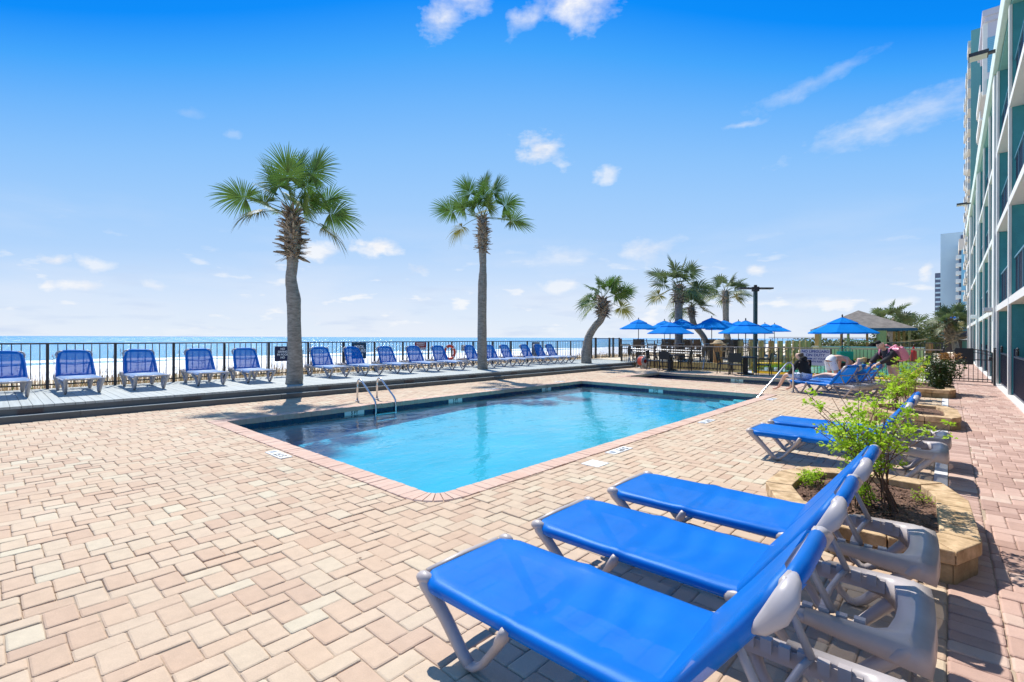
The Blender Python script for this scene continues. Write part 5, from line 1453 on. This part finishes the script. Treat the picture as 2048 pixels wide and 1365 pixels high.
flood((FX - .1, 21.5, 10.62), (.62, .42, .12), 'large flat flood light on the roof edge of the hotel, upper one')
flood((FX - .1, 44.5, 10.62), (.7, .45, .12), 'small looking flood light on the roof edge farther along the hotel')
o = empty('wall_lamp', (FX - .06, 23.4, 2.52), 0, 'grey wall lamp on the white pilaster above the gate', 'wall lamp'); MB().bx(-.22, 0, -.16, .16, -.07, .07).build('housing', 'aluminium', o, bevel=.02); MB().bx(-.2, -.04, -.12, .12, -.09, -.069).build('lens', 'lamp_lens', o)
o = empty('wall_lamp', (FX - .06, 36.4, 2.72), 0, 'farther white wall lamp on the second pilaster', 'wall lamp'); MB().bx(-.22, 0, -.16, .16, -.1, .1).build('housing', 'letter_white', o, bevel=.02); MB().bx(-.2, -.04, -.12, .12, -.12, -.099).build('lens', 'lamp_lens', o)
for k, (y, lab) in enumerate(((17.1, 'black lantern on the nearest patio gate of the hotel'), (21.9, 'black lantern on the second patio gate of the hotel'))):
    o = empty('lantern', (FX + .08, y, 1.1), 0, lab, 'lantern'); MB().lathe([(0, .2), (.03, .17), (.035, .14), (.02, .12), (.035, .10), (.035, .0), (0, -.02)], n=8).build('body', 'fence_black', o)

# tall part of the hotel behind
tw = empty('hotel_tower', (2.3, 66, 0), 0, 'tall hotel tower with grey side wall and rows of white balconies', 'building')
def tb_(name, m, bl, par=tw, O=(2.3, 66, 0)):
    b = MB()
    for x0, x1, y0, y1, z0, z1 in bl: b.bx(x0 - O[0], x1 - O[0], y0 - O[1], y1 - O[1], z0 - O[2], z1 - O[2])
    return b.build(name, m, par)
tb_('side_wall', 'tower_grey', [(2.75, 16, 66, 76, 0, 33.0)])
tb_('louvre_band', 'tower_blue', [(2.73, 16, 65.98, 66, 27.6, 31.0)])
b = MB()
for k in range(18): b.bx(.42, 13.7, -.05, -.02, 27.7 + k * .18, 27.76 + k * .18)
b.build('louvre', 'tower_sky', tw)
tb_('band_course', 'teal_soft', [(2.7, 16, 65.9, 65.98, 25.6, 26.9)])
tb_('cornice', 'tower_grey', [(2.35, 16.3, 65.6, 76.2, 33.0, 33.6), (2.55, 16.2, 65.75, 76.1, 32.5, 32.998)])
tb_('corner_pier', 'white_stucco', [(2.4, 2.748, 66, 66.6, 25.5, 32.49)])
b = MB()
for k in range(10): b.bx(.0, .44, .7, 9.0, 2.6 * k + 2.5, 2.6 * k + 2.72)
b.build('balcony_slab', 'white_stucco', tw)
for k in range(10): tb_('balcony_front', 'white_stucco', [(2.22, 2.3, 66.9, 75, 2.6 * k + 2.72, 2.6 * k + 3.5)])
tb_('glazing', 'glass_dark', [(2.70, 2.748, 66.8, 75, .5, 25.4)])
tb_('wing_wall', 'teal_wall', [(2.05, 16, 84, 110, 0, 40.4)])
tb_('wing_side', 'building_teal', [(1.98, 2.9, 83.6, 83.99, 0, 40.4)])
for k in range(15):
    tb_('wing_balcony', 'white_stucco', [(1.72 + .12 * (j % 2), 2.04, 85 + 5 * j, 88.6 + 5 * j, 2.6 * k + 2.5, 2.6 * k + 3.4) for j in range(5)])
tb_('wing_glazing', 'glass_dark', [(2.0, 2.048, 84.5, 109, .5, 39.5)])

# low teal building at the end of the walkway
lb = empty('low_teal_building', (0, 0, 0), 0, 'low teal building with dark openings and a white railed balcony beyond the gate', 'building')
LO = (0, 0, 0)
tb_('wall', 'building_teal', [(-2.3, 3.5, 81, 92, -.1, 2.2), (-.75, 3.5, 81.02, 92, 2.2, 4.1), (-2.3, -.75, 81.03, 92, 2.2, 3.15)], lb, LO)
tb_('dark_opening', 'panel_dark', [(-1.55, -.5, 80.95, 81, -.1, 1.6), (-.4, 1.2, 80.2, 81, -.1, 1.3)], lb, LO)
tb_('balcony_floor', 'white_stucco', [(-.5, 3.5, 79.6, 81, 1.42, 1.58)], lb, LO)
tb_('balcony_rail', 'railing_navy', [(-.45, 3.5, 79.65, 79.7, 1.58, 2.5)], lb, LO)
tb_('column', 'white_stucco', [(.42, .66, 79.7, 79.95, -.1, 4.0)], lb, LO)
tb_('window', 'glass_dark', [(-.4, .35, 80.9, 81.01, 2.5, 3.9)], lb, LO)
tb_('yellow_beam', 'yellow_paint', [(-.4, .35, 80.85, 80.899, 3.0, 3.14)], lb, LO)
tb_('blue_awning', 'umbrella_blue', [(-.3, .75, 79.5, 81, 4.12, 4.22)], lb, LO)
o = empty('flag_pole', (-.78, 80.9, 3.1), 0, 'thin dark pole on the roof of the low teal building', 'pole'); MB().tube([(0, 0, 0), (0, 0, 3.0)], .06, 6).build('shaft', 'pole_dark', o)

# distant towers
bt_ = empty('pale_tower', (0, 0, 0), 0, 'tall pale blue tower block with a column of curved white balconies', 'building')
tb_('wall', 'tower_pale', [(-2.4, 16, 245, 270, 0, 41.5)], bt_, LO)
tb_('sky_blue_wall', 'tower_sky', [(3.2, 16, 228, 244.9, 0, 32.6)], bt_, LO)
tb_('cream_parapet', 'cream', [(2.5, 16.1, 227.8, 244.95, 32.6, 36.3)], bt_, LO)
tb_('dark_window', 'tower_dark', [(3.2, 9, 244.7, 244.99, 38, 40.2)], bt_, LO)
tb_('cream_line', 'cream', [(3.19, 16, 227.85, 227.99, 17.8, 18.4)], bt_, LO)
for k in range(11): tb_('balcony', 'white_stucco', [(1.8, 3.19, 229, 233, 2.8 * k + 1.6, 2.8 * k + 2.9)], bt_, LO)
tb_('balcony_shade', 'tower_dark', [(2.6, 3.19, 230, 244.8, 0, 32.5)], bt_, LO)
dt = empty('dark_tower', (0, 0, 0), 0, 'narrow dark grey tower just left of the pale tower', 'building')
tb_('wall', 'tower_dark', [(-5.6, -2.5, 345, 365, 0, 37)], dt, LO)
b = MB()
for k in range(14): b.bx(-5.4, -2.7, 344.9, 344.99, 2.5 * k + 1, 2.5 * k + 1.9)
b.build('window_band', 'tower_pale', dt)
# pier on the horizon
pr = empty('fishing_pier', (0, 0, 0), 0, 'thin long pier across the distant sea, seen below the umbrellas', 'pier')
MB().bx(-176, -58, 698, 703, 1.9, 2.6).build('pier_deck', 'tower_dark', pr)
b = MB()
for k in range(20): b.bx(-172 + k * 6, -171.5 + k * 6, 699, 699.5, -3.2, 1.9)
b.build('piles', 'tower_dark', pr); MB().bx(-176, -58, 698, 698.3, 3.3, 3.5).build('pier_rail', 'tower_dark', pr)

# ================================================================== DUNE VEGETATION
r = random.Random(8); mb = MB(); m2 = MB()
for k in range(9000):
    x = -15.75 - abs(r.gauss(0, 1.6)); y = r.uniform(-6, 46) if k % 3 else r.uniform(-4, 12)
    h = r.uniform(.25, .75) * (1.15 if r.random() < .1 else 1); a = r.uniform(0, 6.28); l = r.uniform(.02, .22); w_ = r.uniform(.006, .013); z = -.12
    b0 = Vector((x, y, z)); t = Vector((x + math.cos(a) * l, y + math.sin(a) * l, z + h)); s = Vector((r.uniform(-1, 1), r.uniform(-1, 1), 0)).normalized() * w_; mm = b0.lerp(t, .55) - Vector((math.cos(a), math.sin(a), 0)) * l * .15
    (m2 if r.random() < .12 else mb).face([b0 - s, b0 + s, mm + s * .8, mm - s * .8]); (mb if k % 9 else m2).face([mm - s * .8, mm + s * .8, t])
tag(mb.build('dune_grass', 'grass_dry'), 'dry tan dune grass between the deck fence and the beach', 'grass', kind='stuff')
tag(m2.build('green_dune_grass', 'grass_green'), 'green blades among the dry dune grass', 'grass', kind='stuff')
mb = MB(); y = -6
while y < 46:
    h = .52 + .08 * math.sin(y * 3) + r.uniform(-.05, .05); mb.box((-17.6 + .15 * math.sin(y) + r.uniform(-.03, .03), y, h / 2 - .12 + r.uniform(-.09, .05)), (.012, r.uniform(.012, .03), h), r.uniform(-.5, .5)); y += r.uniform(.05, .16)
o = empty('sand_fence', (0, 0, 0), 0, 'low weathered slat fence in the dune grass behind the deck fence', 'sand fence'); mb.build('slat_row', 'grass_dry', o)
MB().tube([(-17.6, -6, .2), (-17.6, 46, .2)], .008, 4).build('wire', 'pole_dark', o)
mb = MB()
for k in range(60):
    x = -16.0 - r.random() * 2; y = r.uniform(0, 22); h = r.uniform(.7, 1.15); a = r.uniform(0, 6.28)
    top = Vector((x + .12 * math.cos(a), y + .12 * math.sin(a), h)); mb.tube([(x, y, -.1), Vector((x, y, 0)).lerp(top, .6), top], [.005, .004, .003], 4)
    for q in range(6): p = top - Vector((0, 0, .03 * q)); d = Vector((r.gauss(0, 1), r.gauss(0, 1), .3)).normalized() * .035; mb.face([p, p + d * .6 + Vector((0, 0, .012)), p + d, p + d * .6 - Vector((0, 0, .012))])
tag(mb.build('sea_oats', 'twig'), 'dark seed heads of tall dune plants against the surf', 'grass', kind='stuff')
# litter: fallen leaves on the paving
mb = MB()
for k in range(46):
    x = r.uniform(-3.2, .9); y = r.uniform(.8, 9); a = r.uniform(0, 6.28); l = r.uniform(.006, .016); c = Vector((x, y, .004)); d = Vector((math.cos(a), math.sin(a), .2)) * l; s = Vector((-math.sin(a), math.cos(a), .1)) * l * .45
    mb.face([c - d, c + s, c + d, c - s])
tag(mb.build('leaf_litter', 'twig'), 'tiny scattered leaf bits on the paving', 'leaf litter', kind='stuff')


# ================================================================== PEOPLE
def skin_mesh(name, nodes, edges, m, parent, sub=2, root='pelvis'):
    names = list(nodes); me = bpy.data.meshes.new(name); me.from_pydata([nodes[n][:3] for n in names], [(names.index(a), names.index(b)) for a, b in edges], [])
    o = bpy.data.objects.new(name, me); COL.objects.link(o)
    sk = o.modifiers.new('skin', 'SKIN'); sk.use_smooth_shade = True; sk.branch_smoothing = .4
    ss = o.modifiers.new('sub', 'SUBSURF'); ss.levels = sub; ss.render_levels = sub
    for i, n in enumerate(names):
        rr_ = (nodes[n][3] + nodes[n][4]) / 2 if len(nodes[n]) > 4 else nodes[n][3]; d = me.skin_vertices[0].data[i]; d.radius = (rr_, rr_); d.use_root = (n == root)
    bpy.context.view_layer.update()
    dg = bpy.context.evaluated_depsgraph_get(); m2 = bpy.data.meshes.new_from_object(o.evaluated_get(dg)); m2.name = name
    m2.materials.clear(); m2.materials.append(MAT[m]); m2.polygons.foreach_set('use_smooth', [True] * len(m2.polygons))
    bpy.data.objects.remove(o); o = bpy.data.objects.new(name, m2); COL.objects.link(o); o.parent = parent
    return o


def body(N, parent, m='skin', head_fwd=(1, 0, -.1)):
    """N: key joints -> adds face, hands with five fingers and feet; returns the one continuous mesh"""
    V = {k: list(v) for k, v in N.items()}; E = [('pelvis', 'waist'), ('waist', 'chest'), ('chest', 'neck'), ('neck', 'head'), ('head', 'crown')]
    hf = Vector(head_fwd).normalized(); H = Vector(V['head'][:3]); V['nose'] = [*(H + hf * .105 + Vector((0, 0, -.02))), .014]; V['chin'] = [*(H + hf * .065 + Vector((0, 0, -.085))), .035]
    E += [('head', 'nose'), ('head', 'chin')]
    sd2 = hf.cross(Vector((0, 0, 1))).normalized()
    for s, q in (('l', -1), ('r', 1)):
        V['ear' + s] = [*(H + sd2 * q * .088 - hf * .01), .014]; E.append(('head', 'ear' + s))
    for s in 'lr':
        E += [('chest', 'sh' + s), ('sh' + s, 'el' + s), ('el' + s, 'wr' + s), ('pelvis', 'hip' + s), ('hip' + s, 'kn' + s), ('kn' + s, 'an' + s), ('an' + s, 'ball' + s), ('ball' + s, 'toe' + s)]
        w = Vector(V['wr' + s][:3]); e = Vector(V['el' + s][:3]); d = (w - e).normalized(); sdv = d.cross(Vector((0, 0, 1)))
        sdv = sdv.normalized() if sdv.length > .1 else Vector((0, 1, 0)); dn = sdv.cross(d)
        if dn.z > 0: dn = -dn
        palm_ = w + d * .06; V['palm' + s] = [*palm_, .035, .018]; E.append(('wr' + s, 'palm' + s))
        for f in range(4):
            off_ = sdv * (-.03 + .02 * f); L = (.07, .08, .075, .06)[f]
            a = palm_ + d * .045 + off_; b = a + (d + dn * .35).normalized() * L * .55; c = b + (d + dn * .9).normalized() * L * .45
            for nm, p, rr_ in (('a', a, .010), ('b', b, .009), ('c', c, .007)): V[f'f{f}{nm}{s}'] = [*p, rr_]
            E += [('palm' + s, f'f{f}a{s}'), (f'f{f}a{s}', f'f{f}b{s}'), (f'f{f}b{s}', f'f{f}c{s}')]
        a = palm_ + sdv * -.045 + d * .0 + dn * .01; b = a + (sdv * -.4 + d).normalized() * .045
        V['ta' + s] = [*a, .011]; V['tb' + s] = [*b, .009]; E += [('palm' + s, 'ta' + s), ('ta' + s, 'tb' + s)]
    return skin_mesh('body', V, E, m, parent)


def cloth(name, tubes, m, parent):
    b = MB()
    for t in tubes: b.tube([p[:3] for p in t], [p[3] * .82 for p in t], 14, ry=[p[3] for p in t], cap=False)
    return b.build(name, m, parent, smooth=True)


def eyes(parent, H, hf, sdv):
    b = MB()
    for q in (-1, 1): b.sphere(Vector(H) + Vector(hf) * .088 + Vector(sdv) * q * .032 + Vector((0, 0, .012)), .011, 6, 4)
    b.build('eyes', 'hair_dark', parent)


# man sitting on the end of a lounger, facing the pool (local +x = forward)
p1 = empty('person', (-2.95, 15.36, 0), R(152), 'person seated on a lounger in a black hooded top and blue patterned shorts', 'person')
J = dict(pelvis=(0, 0, .45, .12), waist=(.01, 0, .60, .10), chest=(.07, 0, .80, .11), neck=(.15, 0, .95, .055), head=(.20, 0, 1.03, .088, .095), crown=(.19, 0, 1.10, .075),
         shl=(.08, .18, .86, .055), ell=(.20, .25, .60, .043), wrl=(.40, .16, .50, .028), shr=(.08, -.18, .86, .055), elr=(.16, -.27, .60, .043), wrr=(.36, -.20, .50, .028),
         hipl=(.08, .10, .44, .085), knl=(.50, .14, .47, .06), anl=(.74, .13, .09, .037), balll=(.86, .14, .035, .032), toel=(.94, .15, .025, .022),
         hipr=(.08, -.10, .44, .085), knr=(.47, -.15, .46, .06), anr=(.58, -.16, .09, .037), ballr=(.70, -.17, .035, .032), toer=(.78, -.18, .025, .022))
body(J, p1, 'skin_pale'); eyes(p1, J['head'][:3], (1, 0, -.05), (0, 1, 0))
skin_mesh('hooded_top', dict(pelvis=(-.02, 0, .46, .185, .15), waist=(0, 0, .60, .18, .15), chest=(.05, 0, .80, .19, .15), nk=(.09, 0, .93, .10), hood=(.045, 0, .955, .10), hood2=(-.02, 0, .90, .09),
                             shl=(.06, .19, .86, .08), ell=(.19, .26, .60, .066), wrl=(.37, .17, .51, .05), shr=(.06, -.19, .86, .08), elr=(.15, -.28, .60, .066), wrr=(.33, -.21, .51, .05)),
          [('pelvis', 'waist'), ('waist', 'chest'), ('chest', 'nk'), ('nk', 'hood'), ('hood', 'hood2'), ('chest', 'shl'), ('shl', 'ell'), ('ell', 'wrl'), ('chest', 'shr'), ('shr', 'elr'), ('elr', 'wrr')], 'cloth_black', p1)
cloth('shorts', [[(-.06, 0, .56, .155), (-.04, 0, .47, .165), (.06, 0, .44, .14)], [(.0, .09, .45, .115), (.2, .11, .455, .105), (.36, .13, .465, .09)], [(.0, -.09, .45, .115), (.2, -.12, .455, .105), (.34, -.14, .465, .09)]], 'shorts_blue', p1)
skin_mesh('hair', dict(pelvis=(.17, 0, 1.085, .095), b=(.13, 0, 1.03, .085), c=(.135, 0, .97, .055)), [('pelvis', 'b'), ('b', 'c')], 'hair_grey', p1)

# man bending over, facing right in the picture
fwd = RT.copy(); a_ = math.atan2(fwd.y, fwd.x)
p2 = empty('person', (-2.72, 17.72, 0), a_, 'shirtless person in white patterned shorts bending far forward', 'person')
J = dict(pelvis=(0, 0, .82, .15, .12), waist=(.14, 0, .93, .14, .10), chest=(.36, 0, .93, .16, .11), neck=(.52, 0, .84, .058), head=(.61, 0, .77, .09, .095), crown=(.66, 0, .72, .075),
         shl=(.42, .18, .88, .058), ell=(.43, .24, .62, .045), wrl=(.55, .17, .42, .03), shr=(.42, -.18, .88, .058), elr=(.36, -.22, .62, .045), wrr=(.50, -.18, .42, .03),
         hipl=(-.01, .10, .78, .095), knl=(.06, .13, .44, .062), anl=(-.05, .14, .08, .04), balll=(.07, .15, .035, .035), toel=(.15, .16, .025, .024),
         hipr=(-.01, -.10, .78, .095), knr=(.10, -.13, .44, .062), anr=(.02, -.14, .08, .04), ballr=(.14, -.15, .035, .035), toer=(.22, -.16, .025, .024))
body(J, p2, 'skin', (.5, 0, -.8)); 
cloth('shorts', [[(.10, 0, .92, .135), (.03, 0, .86, .16), (-.01, 0, .78, .165)], [(-.01, .085, .80, .13), (.02, .105, .66, .115), (.045, .125, .53, .115)], [(-.01, -.085, .80, .13), (.035, -.105, .66, .115), (.07, -.125, .53, .115)]], 'shorts_white', p2)
skin_mesh('hair', dict(pelvis=(.63, 0, .82, .08), b=(.70, 0, .76, .085), c=(.71, 0, .69, .06)), [('pelvis', 'b'), ('b', 'c')], 'hair_dark', p2)

# person lying back on the next lounger
p3 = empty('person', (-2.99, 16.28, 0), R(-28), 'person lying back on a lounger, bare legs stretched out and fair hair showing', 'person')
J = dict(pelvis=(1.0, 0, .47, .15, .11), waist=(1.13, 0, .56, .13, .10), chest=(1.27, 0, .70, .15, .11), neck=(1.40, 0, .84, .055), head=(1.44, 0, .95, .09), crown=(1.45, 0, 1.0, .075),
         shl=(1.32, .18, .76, .052), ell=(1.14, .25, .56, .04), wrl=(.92, .20, .50, .027), shr=(1.32, -.18, .76, .052), elr=(1.14, -.25, .56, .04), wrr=(.92, -.20, .50, .027),
         hipl=(.94, .09, .45, .09), knl=(.55, .11, .44, .06), anl=(.14, .12, .39, .036), balll=(.06, .13, .44, .03), toel=(.03, .13, .49, .022),
         hipr=(.94, -.09, .45, .09), knr=(.55, -.11, .50, .06), anr=(.14, -.11, .39, .036), ballr=(.06, -.12, .44, .03), toer=(.03, -.12, .49, .022))
body(J, p3, 'skin_pale', (-1, 0, .15))
skin_mesh('hair', dict(pelvis=(1.47, 0, 1.0, .10), b=(1.51, 0, .94, .09), c=(1.5, 0, .86, .07)), [('pelvis', 'b'), ('b', 'c')], 'hair_blond', p3)
cloth('swimwear', [[(1.08, 0, .52, .13), (1.0, 0, .47, .145), (.94, 0, .455, .14)], [(1.0, .08, .46, .10), (.86, .09, .455, .10)], [(1.0, -.08, .46, .10), (.86, -.09, .455, .10)]], 'shorts_blue', p3)

# person with the pink backpack, leaning to the left
p4 = empty('person', (-1.06, 15.7, 0), a_ + math.pi, 'person in black cap and dark jacket wearing a pink backpack, leaning over a lounger', 'person')
J = dict(pelvis=(0, 0, .80, .12), waist=(.05, 0, .93, .105), chest=(.14, 0, 1.12, .11), neck=(.25, 0, 1.27, .052), head=(.32, 0, 1.35, .088), crown=(.32, 0, 1.42, .075),
         shl=(.15, .18, 1.18, .055), ell=(.34, .22, .98, .042), wrl=(.52, .16, .86, .028), shr=(.15, -.18, 1.18, .055), elr=(.32, -.22, .96, .042), wrr=(.48, -.18, .84, .028),
         hipl=(0, .09, .76, .09), knl=(-.02, .10, .43, .06), anl=(-.08, .10, .08, .038), balll=(.04, .11, .035, .034), toel=(.12, .11, .025, .024),
         hipr=(0, -.09, .76, .09), knr=(-.10, -.10, .43, .06), anr=(-.20, -.10, .08, .038), ballr=(-.08, -.11, .035, .034), toer=(0, -.11, .025, .024))
body(J, p4, 'skin_pale', (1, 0, -.35)); eyes(p4, J['head'][:3], (.93, 0, -.33), (0, 1, 0))
skin_mesh('jacket', dict(pelvis=(-.02, 0, .80, .18, .16), waist=(.03, 0, .94, .175, .15), chest=(.12, 0, 1.12, .19, .15), nk=(.2, 0, 1.24, .09),
                         shl=(.14, .19, 1.17, .085), ell=(.33, .23, .98, .07), wrl=(.48, .18, .88, .052), shr=(.14, -.19, 1.17, .085), elr=(.31, -.23, .96, .07), wrr=(.45, -.19, .86, .052)),
          [('pelvis', 'waist'), ('waist', 'chest'), ('chest', 'nk'), ('chest', 'shl'), ('shl', 'ell'), ('ell', 'wrl'), ('chest', 'shr'), ('shr', 'elr'), ('elr', 'wrr')], 'cloth_charcoal', p4)
skin_mesh('cap', dict(pelvis=(.32, 0, 1.42, .10, .095), b=(.42, 0, 1.395, .06, .015), c=(.47, 0, 1.38, .04, .01)), [('pelvis', 'b'), ('b', 'c')], 'cloth_black', p4)
skin_mesh('hair', dict(pelvis=(.27, 0, 1.34, .085), b=(.24, 0, 1.28, .06)), [('pelvis', 'b')], 'hair_grey', p4)
bp_ = empty('pink_backpack', p4.location + Vector((.0, 0, 0)), a_ + math.pi, 'shiny pink backpack on the back of the leaning person', 'backpack')
Mx = Matrix.Translation((-.10, 0, 1.08)) @ Matrix.Rotation(R(25), 4, 'Y')
MB().box((-.08, 0, 0), (.20, .30, .38), M=Mx).build('bag', 'pink', bp_, bevel=.06)
MB().box((-.19, 0, -.06), (.06, .22, .20), M=Mx).build('front_pocket', 'pink', bp_, bevel=.025)
MB().tube([Mx @ Vector((-.06, -.05, .19)), Mx @ Vector((-.06, 0, .24)), Mx @ Vector((-.06, .05, .19))], .010, 6).build('carry_loop', 'pink', bp_)
for s in (-1, 1): MB().tube([(-.10, s * .12, 1.26), (.05, s * .15, 1.345), (.22, s * .15, 1.24), (.24, s * .17, 1.08), (.06, s * .2, .98), (-.12, s * .13, .94)], .016, 6, ry=.03).build('strap', 'pink', bp_)

# green bag on the table
gb = empty('green_bag', (-2.48, 18.72, .73), R(35), 'bright green tote bag with handles on the black table', 'tote bag')
MB().bx(-.20, .20, -.11, .11, 0, .36).build('bag', 'green_bag', gb, bevel=.012)
for s in (-1, 1): MB().tube([(-.1, s * .10, .35), (-.09, s * .12, .47), (0, s * .13, .54), (.09, s * .12, .47), (.1, s * .10, .35)], .012, 6).build('handle', 'green_bag', gb)
